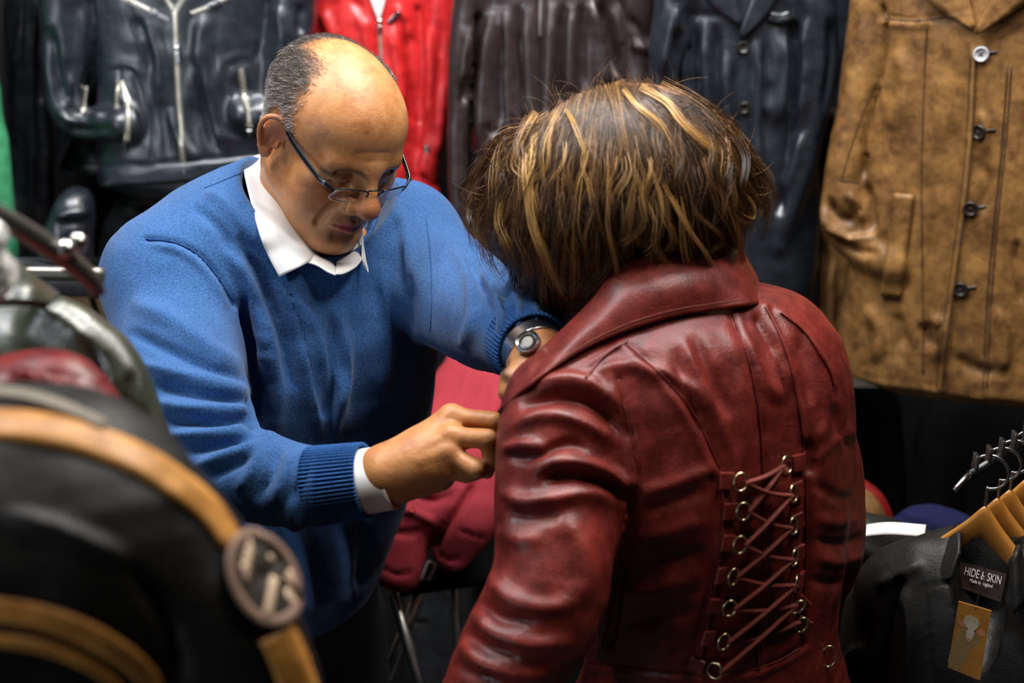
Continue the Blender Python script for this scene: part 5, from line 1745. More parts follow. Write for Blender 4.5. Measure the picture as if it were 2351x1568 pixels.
# tan coat, turned a little towards the aisle
tside = np.array([0.88, -0.475, 0])
S = Solid()
body_sweep(S, [(-250, 2110, 2360, 0.7), (-170, 2030, 2420), (-40, 2024, 2440), (100, 2026, 2445), (250, 2030, 2450), (400, 2012, 2455), (600, 1984, 2460), (760, 1962, 2462), (884, 1946, 2464)], 2.13, 0.11, tside)
limb(S, [(2052, -160, 66), (2010, -40, 54), (1994, 60, 47), (1972, 200, 44), (1950, 330, 42), (1934, 430, 42), (1930, 510, 42), (1962, 556, 38, 0.02), (2020, 592, 40, 0.055), (2060, 606, 36, 0.075)], 2.22, 0.012, 0.01)
limb(S, [(2450, -150, 66), (2428, 100, 60), (2400, 350, 54), (2380, 600, 48), (2356, 842, 44)], 1.915, 0.012, 0.0)
jk, bv = garment('leather_coat', 'tan brown waxed leather coat with four buttons, right of the woman', 'coat', S, M['tan_leather'], 0.0058, [
    ([(2028, 42), (2080, 46), (2130, 44), (2200, 36)], 4, -4, 'open'), ([(2028, 52), (2080, 56), (2130, 54)], 6, 3, 'open'), ([(2026, 20), (2030, 100), (2020, 170), (2000, 270), (1984, 400)], 6, -9, 'open'),
    ([(2128, 52), (2122, 200), (2116, 400), (2118, 600), (2120, 860)], 3.5, -3, 'open'), ([(2226, 110), (2220, 280), (2206, 440), (2182, 620), (2160, 780), (2148, 892)], 4, -5, 'open'), ([(2236, 110), (2230, 280), (2216, 440), (2194, 620), (2172, 780), (2160, 892)], 6, 4, 'open'),
    ([(2322, 150), (2310, 320), (2292, 500), (2276, 680), (2266, 900)], 3.5, -3, 'open'), ([(2015, 180), (1980, 260), (1945, 360), (1932, 410)], 3, -2.5, 'open'), ([(1926, 412), (1950, 416), (1974, 420)], 3.5, -3, 'open'),
    ([(1890, 470), (1905, 520), (1950, 548), (2010, 545)], 8, 7), ([(1900, 460), (1930, 500), (1965, 505)], 9, -9), ([(1940, 440), (1970, 470), (1990, 510)], 9, 7), ([(1905, 540), (1960, 575), (2020, 580)], 9, -5), ([(1990, 420), (1996, 480), (2005, 535)], 8, -10),
    ([(2060, 110), (2080, 200), (2050, 300)], 20, 4), ([(2150, 150), (2170, 250), (2150, 350)], 24, 4), ([(2250, 250), (2265, 300), (2262, 350)], 10, 4), ([(2240, 360), (2262, 420), (2252, 500)], 14, -4), ([(2140, 720), (2165, 760), (2150, 830)], 14, 6), ([(2120, 740), (2132, 800)], 12, -6), ([(1990, 700), (2020, 760), (2010, 830)], 16, 5), ([(2060, 720), (2075, 800)], 14, -5), ([(2190, 820), (2250, 850), (2320, 850)], 12, -5), ([(2290, 700), (2310, 780), (2300, 860)], 14, 6),
    ([(2335, 560), (2332, 620), (2342, 690)], 5, -9, 'open'), ([(2312, 440), (2310, 560), (2318, 700)], 4, -3), ([(1945, 858), (2050, 874), (2150, 892)], 3, -2.5, 'open'),
    ([(2345, 300), (2340, 410), (2351, 420)], 4, -3)], 51, GW)
obj('pocket_welt', ribbon(bv, [(2076, 444), (2068, 520), (2056, 600), (2048, 680)], [46, 46, 45, 44], 0.004, 0.005), M['tan_leather'], jk)
obj('lapel', ribbon(bv, [(2150, -60), (2190, 0), (2238, 62)], [110, 80, 10], 0.006, 0.006), M['tan_leather'], jk)
obj('lapel', ribbon(bv, [(2350, -60), (2310, -2), (2244, 74)], [100, 66, 10], 0.010, 0.006), M['tan_leather'], jk)
for i, (bx_, by_) in enumerate(((2253, 123), (2250, 302), (2229, 478), (2206, 663))):
    l_, n_ = hit(bv, bx_, by_)
    bt = obj('button', disc_button(l_ + n_ * 0.003, n_, 0.0112, 0.0034)[0], M['pearl' if i == 0 else 'horn'], jk)
    sx_ = nrm(np.cross([0, 0, 1.0], n_))
    sy_ = np.cross(n_, sx_)
    cc_ = l_ + n_ * 0.0042
    obj('thread', join(tube([cc_ - sx_ * 0.003 - sy_ * 0.003, cc_ + sx_ * 0.003 + sy_ * 0.003], 0.0007, 6), tube([cc_ + sx_ * 0.003 - sy_ * 0.003, cc_ - sx_ * 0.003 + sy_ * 0.003], 0.0007, 6)), M['stitch_brown'], bt)
    if i == 0:
        bt['label'] = 'pale grey top button'
    obj('buttonhole', ribbon(bv, [(bx_ + 14, by_ - 2), (bx_ + 26, by_ - 3), (bx_ + 36, by_ - 4)], 5, 0.001, 0.0014, 3, 3), M['horn'], jk)
for pts in ([(2030, 44), (2080, 48), (2130, 46), (2170, 40)], [(2128, 56), (2122, 200), (2116, 400), (2118, 600), (2120, 860)], [(2228, 112), (2222, 280), (2208, 440), (2184, 620), (2162, 780), (2150, 888)], [(2240, 112), (2234, 280), (2220, 440), (2196, 620), (2174, 780), (2162, 888)],
            [(2322, 150), (2310, 320), (2292, 500), (2276, 680), (2266, 890)], [(2313, 150), (2301, 320), (2283, 500), (2267, 680), (2257, 890)], [(1926, 412), (1950, 416), (1972, 420)], [(2014, 182), (1980, 262), (1947, 360), (1934, 408)], [(2054, 436), (2046, 520), (2036, 600), (2028, 670)]):
    sp, sn = on_surface(bv, pts, 0.0005, 8)
    obj('seam', tube(sp, 0.0011, 6), M['stitch_brown'], jk)
S = Solid()
body_sweep(S, [(250, 1880, 2010, 0.7), (420, 1885, 2005), (560, 1880, 1985), (680, 1878, 1962), (792, 1874, 1946)], 2.38, 0.07)
garment('leather_coat', 'second brown waxed leather coat mostly hidden behind the tan one', 'coat', S, M['tan_leather_dark'], 0.0075, vfolds(rng, 1885, 1950, 540, 800, 4, 7, 9), 53, GW)
obj('paper_tag', box(PY(1984, 879, 2.34), (0.056, 0.002, 0.017), None, 0.0006), M['grey_tape'], bpy.data.objects['leather_coat.004'], False)

# lower row: black garments in the shade under the shelf
for i, (xl, xr, y0, Y, lab) in enumerate(((1885, 2075, 880, 2.60, 'black leather jacket in shade under the hem of the tan coat'), (2090, 2420, 905, 2.50, 'black leather jacket in shade above the row of wooden hangers'), (930, 1095, 700, 2.62, 'black leather jacket in shade above the wine red shirt'), (1115, 1300, 640, 2.66, 'black leather jacket in shade under the brown jacket'),
                                           (225, 420, 470, 2.62, 'black leather jacket in shade beneath the biker jacket hem'), (445, 640, 470, 2.64, 'black leather jacket in shade behind the blue shoulder'), (1700, 1866, 760, 2.66, 'black leather jacket in shade under the navy black coat'))):
    S = Solid()
    w = xr - xl
    body_sweep(S, [(y0, xl + w * 0.3, xr - w * 0.3, 0.6), (y0 + 60, xl + w * 0.05, xr - w * 0.05), (y0 + 250, xl, xr), (y0 + 600, xl, xr), (y0 + 850, xl, xr)], Y, 0.10)
    o, _ = garment('leather_jacket', lab, 'jacket', S, M['lining' if i in (0, 1, 6) else 'black_leather'], 0.011, vfolds(rng, xl, xr, y0 + 50, y0 + 700, 6, 9, 14), 60 + i, 'black jackets on the lower rail')
    top = PY((xl + xr) / 2, y0 + 12, Y)
    obj('hanging_hook', tube([top, top + np.array([0, 0.03, 0.035]), np.array([top[0], 2.828, top[2] + 0.03])], 0.004, 8, n=4), M['black_metal'], o)
S = Solid()
body_sweep(S, [(452, 150, 205, 0.6), (490, 122, 214), (560, 100, 214), (640, 96, 214), (760, 96, 214)], 2.44, 0.10)
garment('leather_jacket', 'glossy black leather jacket on the lower rail, behind the steel arm', 'jacket', S, M['blue_black_leather'], 0.0075, [([(125, 500), (165, 488), (205, 486)], 8, 7), ([(130, 520), (165, 512), (205, 512)], 7, -6), ([(120, 560), (150, 580), (190, 600)], 10, 6), ([(150, 540), (170, 560), (200, 570)], 8, -6)], 71, 'black jackets on the lower rail')


# ================================================================ lower left: ledge and board; middle: stool with a shirt
def quad_box(corners, thick):
    """Board through four points, thick metres towards the back."""
    G = np.array([[corners[0], corners[1]], [corners[3], corners[2]]], float)
    return slab(patch(G, 2, 2), thick)


o = obj('shelf', box(PY(185, 636, 2.28), (0.40, 0.10, 0.040), None, 0.006), M['black_leather'], None)
tag(o, 'black padded shelf between the lower rail and the plain board', 'shelf')
o = obj('board', box(PY(190, 672, 2.29) - np.array([0, 0, 0.165]), (0.42, 0.02, 0.32), None, 0.003), M['board'], None)
tag(o, 'pale brown board below the black shelf', 'board')
obj('cord', tube([PY(208, 676, 2.277), PY(214, 700, 2.277), PY(236, 760, 2.277)], 0.004, 8, n=4), M['black_plastic'], o)

# folding stool
d0 = 1.98
st = thing('folding_stool', P(1000, 1560, 2.470) * np.array([1, 1, 0]), 'black folding stool with steel tube legs under the wine red shirt', 'stool')
ctr = P(1020, 1285, 2.240)
fl = 0.0


def leg(a, b):
    a, b = np.asarray(a, float), np.asarray(b, float)
    t = (a[2] - 0.012) / (a[2] - b[2])
    e = a + (b - a) * t
    obj('leg', tube([a, a * 0.6 + e * 0.4, e], 0.0095, 12), M['steel'], st)


leg(P(893, 1330, 2.200), P(968, 1590, 2.250))
leg(P(993, 1290, 2.220), P(878, 1575, 2.280))
leg(P(1036, 1300, 2.380), P(1050, 1460, 2.420))
leg(P(1150, 1290, 2.300), P(1110, 1560, 2.380))
seat = np.array([P(900, 1325, 2.200), P(1125, 1300, 2.240), P(1140, 1215, 2.460), P(930, 1235, 2.420)])
seat[:, 2] = seat[:, 2].mean()
obj('seat', quad_box(seat, 0.022), M['lining'], st)
obj('cross_bar', tube([P(925, 1430, 2.235), P(975, 1425, 2.320)], 0.007, 10), M['steel'], st)

# wine red shirt thrown over the stool
S = Solid()
S.sweep([P(1130, 800, 2.340), P(1120, 860, 2.300), P(1085, 960, 2.240), P(1060, 1080, 2.180), P(1050, 1180, 2.170)], [0.055, 0.075, 0.085, 0.085, 0.065], [0.03, 0.045, 0.05, 0.05, 0.04], CAM_X, 'u', 0, 4, 2.3)
S.sweep([P(1010, 950, 2.220), P(975, 1060, 2.175), P(945, 1170, 2.160), P(922, 1260, 2.160), P(908, 1340, 2.165)], [0.038, 0.048, 0.046, 0.040, 0.033], [0.03, 0.035, 0.033, 0.030, 0.026], CAM_X, 'u', 0.02, 4)
S.sweep([P(1110, 1050, 2.170), P(1085, 1150, 2.145), P(1062, 1220, 2.140), P(1030, 1292, 2.150)], [0.045, 0.050, 0.042, 0.028], [0.03, 0.033, 0.030, 0.02], CAM_X, 'u', 0.012, 4)
V, Q = S.mesh(0.006, smooth=2)
V += normals(V, Q) * (0.004 * vnoise(V, 17, 81) + 0.002 * vnoise(V, 40, 82))[:, None]
V = sculpt(V, Q, [([(1100, 1080), (1060, 1150), (1010, 1220), (985, 1290)], 10, -16), ([(1080, 1090), (1030, 1170), (990, 1250)], 9, 8), ([(930, 1120), (990, 1150), (1040, 1130)], 9, -7), ([(900, 1160), (960, 1180), (1000, 1200)], 9, 7), ([(880, 1215), (930, 1225), (970, 1215)], 8, -6), ([(1040, 1000), (1010, 1080), (960, 1140)], 12, 6), ([(1080, 840), (1060, 920), (1000, 1000)], 14, 5), ([(1120, 860), (1100, 950), (1090, 1040)], 12, -6), ([(1150, 880), (1130, 960), (1120, 1060)], 12, 5), ([(1050, 1215), (1090, 1230), (1120, 1240)], 4, -4), ([(868, 1300), (910, 1318), (955, 1316)], 4, -4), ([(1000, 1270), (1030, 1285), (1060, 1278)], 4, -4)])
o = obj('shirt', (V, Q), M['wine_cloth'], None)
tag(o, 'wine red cotton shirt thrown over the folding stool between the two people', 'shirt')
bv = bvh_of(V, Q)
obj('cuff_button', disc_button(*(lambda h_: (h_[0] + h_[1] * 0.002, h_[1]))(hit(bv, 946, 1171)), 0.005, 0.0015)[0], M['wine_cloth'], o)


# ================================================================ lower right: jackets on wooden hangers
def hanger(c, side, fwd, label, drop=0.100, half=0.095):
    """Shaped wooden coat hanger with a swivel hook; c: where the hook enters the wood."""
    c = np.asarray(c, float)
    up = np.array([0, 0, 1.0])
    pts, a, b = [], [], []
    t = thing('coat_hanger', c, label, 'hanger', 'wooden hangers at the lower right')
    rows = []
    for u in np.linspace(-1, 1, 41):
        s = abs(u)
        z = -drop * s ** 1.08 - 0.016 * (1 - s) + (0.006 * math.exp(-(s / 0.12) ** 2))
        y = 0.035 * s ** 2
        hw = 0.0155 - 0.003 * s + 0.004 * math.exp(-(s / 0.22) ** 2)
        rows.append((c + side * u * half + up * z + fwd * y, hw))
    V, n = [], 14
    for p, hw in rows:
        for k in range(n):
            a_ = 2 * math.pi * k / n
            ca, sa = math.cos(a_), math.sin(a_)
            V.append(p + up * hw * math.copysign(abs(sa) ** 0.7, sa) + fwd * 0.0065 * math.copysign(abs(ca) ** 0.7, ca))
    Fs = grid_faces(41, n, False, True) + [list(range(n))[::-1], [40 * n + k for k in range(n)]]
    obj('wooden_bar', (np.array(V), Fs), M['wood'], t)
    hk = [c + up * 0.0, c + up * 0.030]
    for k in range(12):
        a_ = -0.5 * math.pi + 1.42 * math.pi * k / 11
        hk.append(c + up * (0.030 + 0.0205 + 0.0205 * math.sin(a_)) + side * (0.0205 * math.cos(a_)))
    obj('hook', tube(hk, 0.0018, 10, n=3), M['steel'], t)
    return t


hs = nrm(np.array([0.80, -0.60, 0.0]))
hf = np.array([-0.60, -0.80, 0])
ra, rb = P(2228, 1090, 1.550), P(2440, 962, 1.75)
hooks = [ra + (rb - ra) * t - np.array([0, 0, 0.0625]) for t in (0.20, 0.33, 0.46, 0.64)]
hs2 = nrm(np.array([0.97, -0.24, 0]))
hs1 = nrm(np.array([0.93, -0.36, 0]))
hanger(hooks[0], hs1, hf, 'frontmost wooden hanger, holding the black jacket with the sheep tag')
hanger(hooks[1], hs2, hf, 'second wooden hanger, just behind the one holding the tagged jacket')
hanger(hooks[2], hs2, hf, 'third wooden hanger back from the tagged jacket')
hanger(hooks[3], hs2, hf, 'rearmost wooden hanger by the right edge of the view')
rl = thing('hanging_rail', P(2290, 1060, 1.66), 'slanted steel hanging arm with raised notches above the wooden hangers', 'rail')
obj('bar', tube([ra, rb], 0.0055, 12), M['black_metal'], rl)
for k in range(7):
    c_ = ra + (rb - ra) * (0.04 + 0.13 * k)
    obj('notch', box(c_ + np.array([0, 0, 0.012]), (0.004, 0.014, 0.020), None, 0.0012), M['dark_steel'], rl)
obj('stop_hook', tube([ra, ra + np.array([-0.012, -0.02, 0.006]), ra + np.array([-0.026, -0.03, -0.004])], 0.003, 8, n=4), M['steel'], rl)

# the black jacket on the front hanger
S = Solid()
S.sweep([P(2262, 1290, 1.625), P(2260, 1330, 1.62), P(2255, 1400, 1.615), P(2245, 1500, 1.63), P(2240, 1640, 1.66), P(2235, 1800, 1.71)], [0.105, 0.138, 0.152, 0.150, 0.145, 0.145], [0.036, 0.046, 0.052, 0.055, 0.055, 0.055], hs, 'u', 0, 4, 2.3)
S.cone(P(2205, 1268, 1.66), P(2100, 1310, 1.71), 0.027, 0.028, 'u', 0.03)
S.cone(P(2330, 1330, 1.575), P(2400, 1380, 1.55), 0.020, 0.026, 'u', 0.03)
S.chain([P(2110, 1310, 1.72), P(2042, 1340, 1.735), P(2005, 1400, 1.74), P(1985, 1490, 1.75), P(1962, 1590, 1.76), P(1955, 1760, 1.79)], [0.028, 0.033, 0.035, 0.034, 0.033, 0.03], 'u', 0.02, 3)
S.chain([P(2420, 1390, 1.54), P(2450, 1480, 1.54), P(2455, 1620, 1.58)], [0.036, 0.040, 0.040], 'u', 0.02, 3)
S.sweep([P(2268, 1150, 1.602), P(2265, 1300, 1.598), P(2258, 1400, 1.585), P(2248, 1530, 1.565)], [0.037, 0.035, 0.028, 0.008], [0.046, 0.046, 0.042, 0.022], hs, 's', 0.006, 3)
jk, bv = garment('leather_jacket', 'black leather jacket on the front wooden hanger with a sheep photo tag', 'jacket', S, M['matt_black_leather'], 0.005, [
    ([(2120, 1290), (2070, 1320), (2010, 1345)], 12, 4), ([(2066, 1340), (2036, 1430), (2020, 1560)], 10, -7, 'open'), ([(1940, 1530), (1960, 1500), (1990, 1480)], 10, 6), ([(1950, 1560), (1975, 1530), (2000, 1510)], 8, -6), ([(2120, 1345), (2160, 1340), (2190, 1330)], 3, -3, 'open'), ([(2120, 1350), (2130, 1450), (2140, 1568)], 3, -3, 'open'), ([(2070, 1330), (2090, 1450), (2080, 1560)], 14, 4)], 91)
obj('lapel', slab(patch([[P(2203, 1200, 1.640), P(2162, 1250, 1.630), P(2124, 1300, 1.628)], [P(2206, 1235, 1.610), P(2174, 1285, 1.604), P(2148, 1334, 1.604)], [P(2204, 1268, 1.595), P(2194, 1300, 1.590), P(2188, 1328, 1.590)]], 5, 5), 0.005), M['matt_black_leather'], jk)
obj('lapel', slab(patch([[P(2338, 1250, 1.545), P(2350, 1300, 1.54), P(2362, 1360, 1.54)], [P(2330, 1270, 1.53), P(2338, 1330, 1.525), P(2345, 1390, 1.525)], [P(2318, 1290, 1.535), P(2322, 1350, 1.53), P(2328, 1410, 1.53)]], 5, 5), 0.005), M['matt_black_leather'], jk)


def plate(c4, thick, mat, name, parent):
    return obj(name, quad_box(np.array(c4), thick), mat, parent, False)


def lettering(name, text, origin, right, down, height, mat, parent, depth=0.0006):
    """Raised lettering: origin is the left end of the base line."""
    cu = bpy.data.curves.new(name, 'FONT')
    cu.body = text
    cu.size = 1.0
    cu.extrude = 0.0
    tmp = bpy.data.objects.new(name + '_outline', cu)
    COL.objects.link(tmp)
    dg = bpy.context.evaluated_depsgraph_get()
    me = bpy.data.meshes.new_from_object(tmp.evaluated_get(dg))
    V = np.array([v.co for v in me.vertices])
    Fs = [list(p.vertices) for p in me.polygons]
    bpy.data.objects.remove(tmp)
    bpy.data.curves.remove(cu)
    bpy.data.meshes.remove(me)
    rt, dn = np.asarray(right, float), nrm(down)
    W = np.asarray(origin) + (V[:, :1] / V[:, 0].max()) * rt - V[:, 1:2] * height / 0.7 * dn
    nn = nrm(np.cross(rt, dn))
    nn *= np.sign(nn @ (CAM_C - np.asarray(origin)))
    A, B = W + nn * depth, W
    n = len(W)
    ed = {}
    for q in Fs:
        for i in range(len(q)):
            e = (q[i], q[(i + 1) % len(q)])
            ed[e] = ed.get(e, 0) + 1
    side = [[a, b, b + n, a + n] for (a, b) in ed if (b, a) not in ed]
    return obj(name, (np.vstack([A, B]), Fs + [[i + n for i in q[::-1]] for q in Fs] + side), mat, parent, False)


lb = [P(2206, 1290, 1.632), P(2311, 1318, 1.608), P(2297, 1382, 1.614), P(2194, 1345, 1.632)]
label_ = plate(lb, 0.0012, M['label_brown'], 'brand_label', jk)
rt_ = (np.array(lb[1]) - np.array(lb[0]))
dn_ = (np.array(lb[3]) - np.array(lb[0]))
frm = -CAM_F * 0.0012
lettering('lettering', 'HIDE & SKIN', np.array(lb[0]) + rt_ * 0.11 + dn_ * 0.46 + frm, rt_ * 0.80, dn_, 0.0095, M['white_print'], label_)
lettering('lettering', 'Made in England', np.array(lb[0]) + rt_ * 0.26 + dn_ * 0.68 + frm, rt_ * 0.50, dn_, 0.0040, M['white_print'], label_)
tg = [P(2201, 1380, 1.535), P(2276, 1402, 1.525), P(2250, 1562, 1.555), P(2176, 1532, 1.565)]
tagt = obj('swing_tag', quad_box(np.array(tg), 0.0009), M['tag_orange'], None, False)
tag(tagt, 'small card tag with a photo of a sheep hanging from the black jacket', 'tag')
TU, TD = np.array(tg[1]) - np.array(tg[0]), np.array(tg[3]) - np.array(tg[0])


def tag_shape(outline, mat, name, lift):
    q = cat_rom(np.array(outline + outline[:1], float), 4)[:-1]
    A = np.array([np.array(tg[0]) + TU * u + TD * v - CAM_F * lift for u, v in q])
    B = A + CAM_F * 0.0003
    n = len(A)
    obj(name, (np.vstack([A, B]), [list(range(n)), [n + i for i in range(n)][::-1]] + [[i, (i + 1) % n, n + (i + 1) % n, n + i] for i in range(n)]), mat, tagt, False)


def ell(cx_, cy_, rx, ry, n=10, rot=0.0):
    return [(cx_ + rx * math.cos(t) * math.cos(rot) - ry * math.sin(t) * math.sin(rot) * 0.5, cy_ + rx * math.cos(t) * math.sin(rot) * 0.5 + ry * math.sin(t) * math.cos(rot)) for t in np.linspace(0, 2 * math.pi, n, endpoint=False)]


tag_shape([(0.78, 0.62), (0.98, 0.60), (0.98, 0.97), (0.80, 0.98)], M['white_band'], 'pale_background', 0.0008)
tag_shape([(0.12, 0.44), (0.36, 0.34), (0.70, 0.40), (0.88, 0.56), (0.86, 0.975), (0.03, 0.975), (0.04, 0.66)], M['fleece'], 'sheep_body', 0.0010)
tag_shape(ell(0.17, 0.30, 0.12, 0.045, 10, 0.4), M['sheep_ear'], 'sheep_ear', 0.0011)
tag_shape(ell(0.80, 0.355, 0.12, 0.045, 10, -0.1), M['sheep_ear'], 'sheep_ear', 0.0011)
tag_shape(ell(0.47, 0.25, 0.24, 0.10), M['fleece_light'], 'sheep_forelock', 0.0012)
tag_shape([(0.33, 0.27), (0.46, 0.235), (0.62, 0.28), (0.60, 0.40), (0.53, 0.52), (0.43, 0.52), (0.36, 0.40)], M['sheep_face'], 'sheep_face', 0.0013)
tag_shape(ell(0.475, 0.50, 0.055, 0.022), M['sheep_ear'], 'sheep_nose', 0.0015)
for ex in (0.36, 0.60):
    tag_shape(ell(ex, 0.355, 0.022, 0.012), M['horn'], 'sheep_eye', 0.0015)
obj('string', tube([P(2262, 1288, 1.55), P(2258, 1330, 1.545), P(2246, 1372, 1.54), P(2240, 1398, 1.529)], 0.0006, 6, n=4), M['lining'], tagt)

# jackets hanging further along that arm: only shoulders show
S = Solid()
S.sweep([P(2110, 1262, 1.86), P(2090, 1310, 1.87), P(2080, 1400, 1.92), P(2080, 1620, 2.0)], [0.11, 0.14, 0.15, 0.15], [0.03, 0.045, 0.05, 0.05], CAM_X, 'u', 0, 3, 2.3)
jk, bv = garment('leather_jacket', 'black jacket with a white shoulder stripe beside the red leather sleeve', 'jacket', S, M['matt_black_leather'], 0.007, [], 93)
obj('white_stripe', slab(patch([[P(1975, 1208, 1.80), P(2040, 1200, 1.79), P(2126, 1206, 1.78)], [P(1975, 1233, 1.79), P(2040, 1228, 1.78), P(2122, 1233, 1.77)]], 4, 6), 0.003), M['white_band'], jk)
S = Solid()
S.sweep([P(2165, 1208, 2.17), P(2150, 1243, 2.17), P(2125, 1350, 2.22), P(2125, 1560, 2.3)], [0.03, 0.085, 0.10, 0.10], [0.03, 0.045, 0.05, 0.05], CAM_X, 'u', 0, 3, 2.3)
garment('jacket', 'navy blue jacket shoulder behind the white striped one', 'jacket', S, M['navy'], 0.007, [], 95)
S = Solid()
S.chain([P(1930, 1128, 2.08), P(1970, 1143, 2.08), P(2004, 1185, 2.08), P(2012, 1290, 2.10), P(2008, 1450, 2.17)], [0.024, 0.028, 0.028, 0.028, 0.028], 'u', 0, 3)
garment('leather_jacket', 'red leather jacket shoulder just right of the woman, deep in shade', 'jacket', S, M['dark_red_leather'], 0.006, [], 97)
S = Solid()
S.chain([P(1925, 1140, 2.045), P(1962, 1157, 2.035), P(1990, 1198, 2.035), P(1996, 1320, 2.06)], [0.024, 0.026, 0.026, 0.026], 'u', 0, 3)
garment('leather_jacket', 'brown leather jacket shoulder between the woman and the red one', 'jacket', S, M['tan_leather_dark'], 0.006, [], 99)


# ================================================================ near left: the rack beside the camera
GR = 'jackets on the near rack'
S = Solid()
S.sweep([P(-60, 780, 1.21), P(-20, 825, 1.205), P(0, 890, 1.20), P(20, 970, 1.20), P(40, 1060, 1.21), P(60, 1200, 1.25), P(60, 1500, 1.35)], [0.050, 0.075, 0.098, 0.108, 0.112, 0.116, 0.116], [0.035, 0.045, 0.055, 0.06, 0.06, 0.06, 0.06], nrm(np.array([0.96, 0.28, 0])), 'u', 0, 4, 2.3)
S.chain([P(120, 735, 1.18), P(210, 800, 1.185), P(270, 880, 1.185), P(300, 980, 1.19), P(330, 1100, 1.22), P(345, 1300, 1.28)], [0.022, 0.026, 0.028, 0.030, 0.030, 0.028], 'u', 0.02, 3)
jk, bv = garment('leather_jacket', 'olive green leather jacket at the left edge, under the steel arm', 'jacket', S, M['olive_leather'], 0.0048, [([(60, 690), (150, 740), (240, 820)], 10, 3), ([(190, 770), (230, 850), (240, 960)], 10, -5), ([(300, 850), (290, 920), (310, 1000)], 6, -5), ([(322, 850), (335, 930), (360, 1000)], 5, 3)], 101, GR)
obj('collar', slab(patch([[P(-80, 612, 1.16), P(30, 606, 1.14), P(70, 640, 1.15)], [P(-80, 660, 1.11), P(50, 656, 1.10), P(130, 680, 1.14)], [P(-80, 700, 1.09), P(40, 696, 1.085), P(110, 700, 1.11)]], 6, 6), 0.007), M['olive_leather'], jk)
S = Solid()
S.sweep([P(-40, 945, 1.06), P(0, 985, 1.055), P(30, 1040, 1.055), P(40, 1130, 1.07), P(40, 1300, 1.12)], [0.055, 0.078, 0.088, 0.090, 0.09], [0.03, 0.04, 0.045, 0.045, 0.045], nrm(np.array([0.97, 0.24, 0])), 'u', 0, 4, 2.4)
garment('leather_jacket', 'dark red leather jacket pressed between the olive and the orange striped one', 'jacket', S, M['dark_red_leather'], 0.0048, [([(40, 890), (110, 860), (190, 870)], 5, -5), ([(20, 850), (110, 880), (290, 935)], 8, 4)], 103, GR)
S = Solid()
S.sweep([P(-120, 1065, 0.905), P(-60, 1110, 0.90), P(-10, 1180, 0.89), P(20, 1290, 0.885), P(30, 1450, 0.90), P(40, 1750, 0.96)], [0.045, 0.090, 0.118, 0.130, 0.135, 0.14], [0.03, 0.05, 0.062, 0.07, 0.07, 0.07], nrm(np.array([0.93, 0.36, 0])), 'u', 0, 4, 2.3)
S.chain([P(170, 1098, 0.93), P(305, 1165, 0.935), P(405, 1250, 0.93), P(478, 1370, 0.925), P(560, 1520, 0.935), P(620, 1720, 0.97)], [0.026, 0.029, 0.034, 0.041, 0.0465, 0.046], 'u', 0.03, 3)
jk, bv = garment('leather_jacket', 'black leather jacket with orange stripes and a round arm patch, nearest at lower left', 'jacket', S, M['matt_black_leather'], 0.0045, [([(0, 1180), (150, 1220), (300, 1290)], 18, 4), ([(300, 1300), (380, 1420), (420, 1568)], 14, -5)], 105, GR)


def stripe(pts, w, mat, name, lift=0.0015):
    obj(name, ribbon(bv, pts, w, lift, 0.003, 6, 5), M[mat], jk)


stripe([(-40, 975), (80, 985), (200, 1012), (310, 1055), (410, 1118), (480, 1178), (528, 1248)], [60, 64, 66, 66, 64, 58, 48], 'orange_leather', 'shoulder_stripe')
stripe([(-40, 1395), (80, 1412), (190, 1448), (280, 1500), (330, 1545), (362, 1590)], [54, 54, 54, 54, 54, 54], 'orange_leather', 'chest_stripe')
stripe([(-40, 1462), (80, 1478), (170, 1508), (240, 1548), (280, 1590)], [26, 26, 26, 26, 26], 'orange_leather', 'chest_stripe')
stripe([(632, 1455), (658, 1510), (690, 1600)], [80, 80, 80], 'orange_leather', 'sleeve_stripe')
stripe([(698, 1400), (726, 1470), (748, 1560)], [22, 22, 22], 'orange_leather', 'sleeve_piping')
stripe([(-40, 905), (60, 918), (150, 945), (240, 985)], [22, 22, 22, 18], 'grey_tape', 'shoulder_tape', 0.003)
pc, pn = hit(bv, 598, 1330)
pu = nrm(np.array([0.0, 0.0, 1.0]) - pn * pn[2])
pr = np.cross(pu, pn)


def on_patch(u, v, lift):
    x, y, _ = (float(q) for q in proj(pc + pr * u + pu * v))
    l, n = hit(bv, x, y)
    if np.linalg.norm(l - pc) > 0.08:
        l, n = pc + pr * u + pu * v, pn
    return l + n * lift


badge = obj('round_patch', slab(np.array([[on_patch(0.031 * r_ * math.cos(t) * 1.0, 0.031 * r_ * math.sin(t), 0.003) for r_ in (0.02, 0.4, 0.8, 1.0)] for t in np.linspace(0, 2 * math.pi, 33)]), 0.002), M['patch_brown'], jk)
obj('patch_ring', tube(np.array([on_patch(0.0290 * math.cos(t), 0.0290 * math.sin(t), 0.005) for t in np.linspace(0, 2 * math.pi, 40, endpoint=False)]), 0.0042, 8, 0.4, up=pn, closed=True), M['patch_ring'], badge)


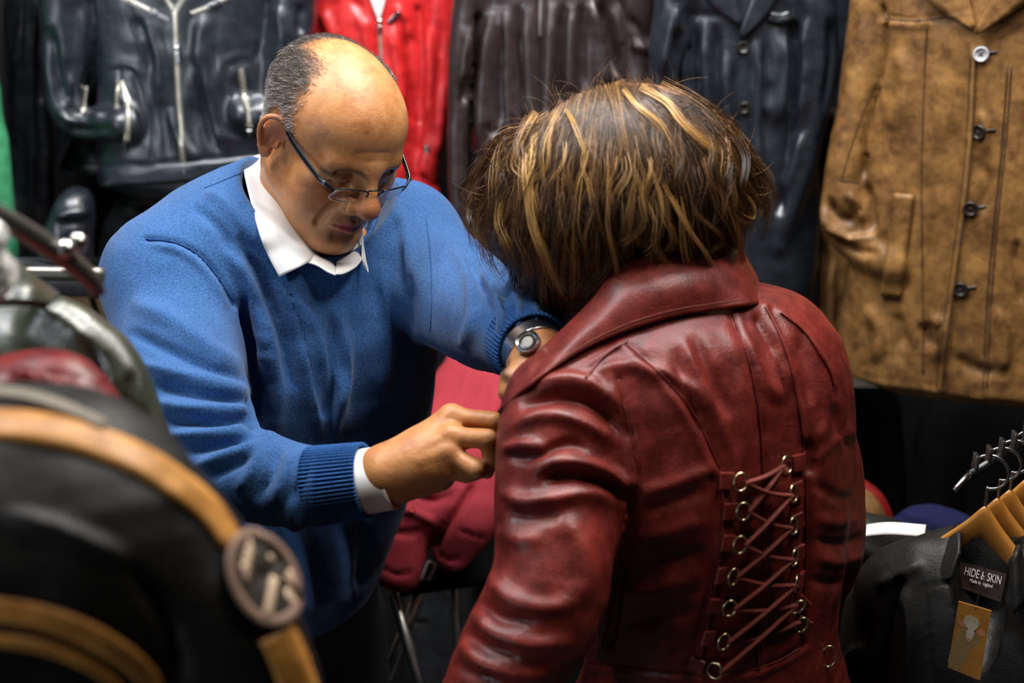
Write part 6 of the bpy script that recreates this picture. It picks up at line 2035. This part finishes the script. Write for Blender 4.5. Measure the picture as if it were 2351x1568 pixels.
def mark(pts, r):
    obj('embroidery', tube(np.array([on_patch(u, v, 0.005) for u, v in cat_rom(np.array(pts, float), 3)]), r, 8, 0.5, up=pn), M['patch_thread'], badge)


for k in range(4):
    mark([(-0.017 + 0.0055 * k, 0.006 + 0.0030 * k), (-0.010 + 0.0055 * k, 0.017 + 0.0026 * k)], 0.0021)
mark([(-0.021, -0.019), (-0.008, -0.012), (0.005, -0.005)], 0.0036)
mark([(0.012, 0.008), (0.0135, 0.005)], 0.0030)
mark([(0.014, 0.000), (0.0155, -0.003)], 0.0030)
for pts in ([(0.004, -0.021), (0.009, -0.024), (0.010, -0.016), (0.004, -0.021)], [(0.012, -0.020), (0.017, -0.011), (0.012, -0.010)], [(0.018, -0.018), (0.023, -0.008)]):
    mark(pts, 0.0022)

# steel arms of the near rack and a clear plastic wrap
arm = obj('sloping_rail', tube([P(-80, 455, 0.98), P(40, 520, 1.02), P(150, 592, 1.06), P(205, 640, 1.08), P(226, 672, 1.09)], [0.0080, 0.0080, 0.0082, 0.0078, 0.0060], 16, 1.0, n=4), M['dark_steel'], None)
tag(arm, 'dark steel sloping arm of the near rack at the left edge', 'rail')
for px_, py_, d_ in ((150, 572, 1.045), (178, 556, 1.055)):
    S = Solid()
    S.ball(P(px_, py_, d_), 0.0075)
    obj('stud', S.mesh(0.0016), M['steel'], arm)
o = obj('level_rail', tube([P(-80, 630, 1.30), P(60, 628, 1.30), P(200, 630, 1.30), P(238, 632, 1.30)], 0.0072, 14), M['dark_steel'], None)
tag(o, 'short level steel bar behind the sloping arm', 'rail')
S = Solid()
for a in range(9):
    S.ball(P(-38 + rng.normal(0, 16), 565 + 16 * a - 40 + rng.normal(0, 6), 1.0 + rng.normal(0, 0.008)), 0.014 + 0.004 * rng.uniform(-1, 1), None, 'u', 0.01)
V, Q = S.mesh(0.0022, smooth=1)
V += normals(V, Q) * (0.0035 * vnoise(V, 90, 111) + 0.002 * vnoise(V, 200, 112))[:, None]
o = obj('plastic_wrap', (V, Q), M['wrap'], None)
tag(o, 'crumpled whitish plastic wrap at the left edge above the olive collar', 'wrap')
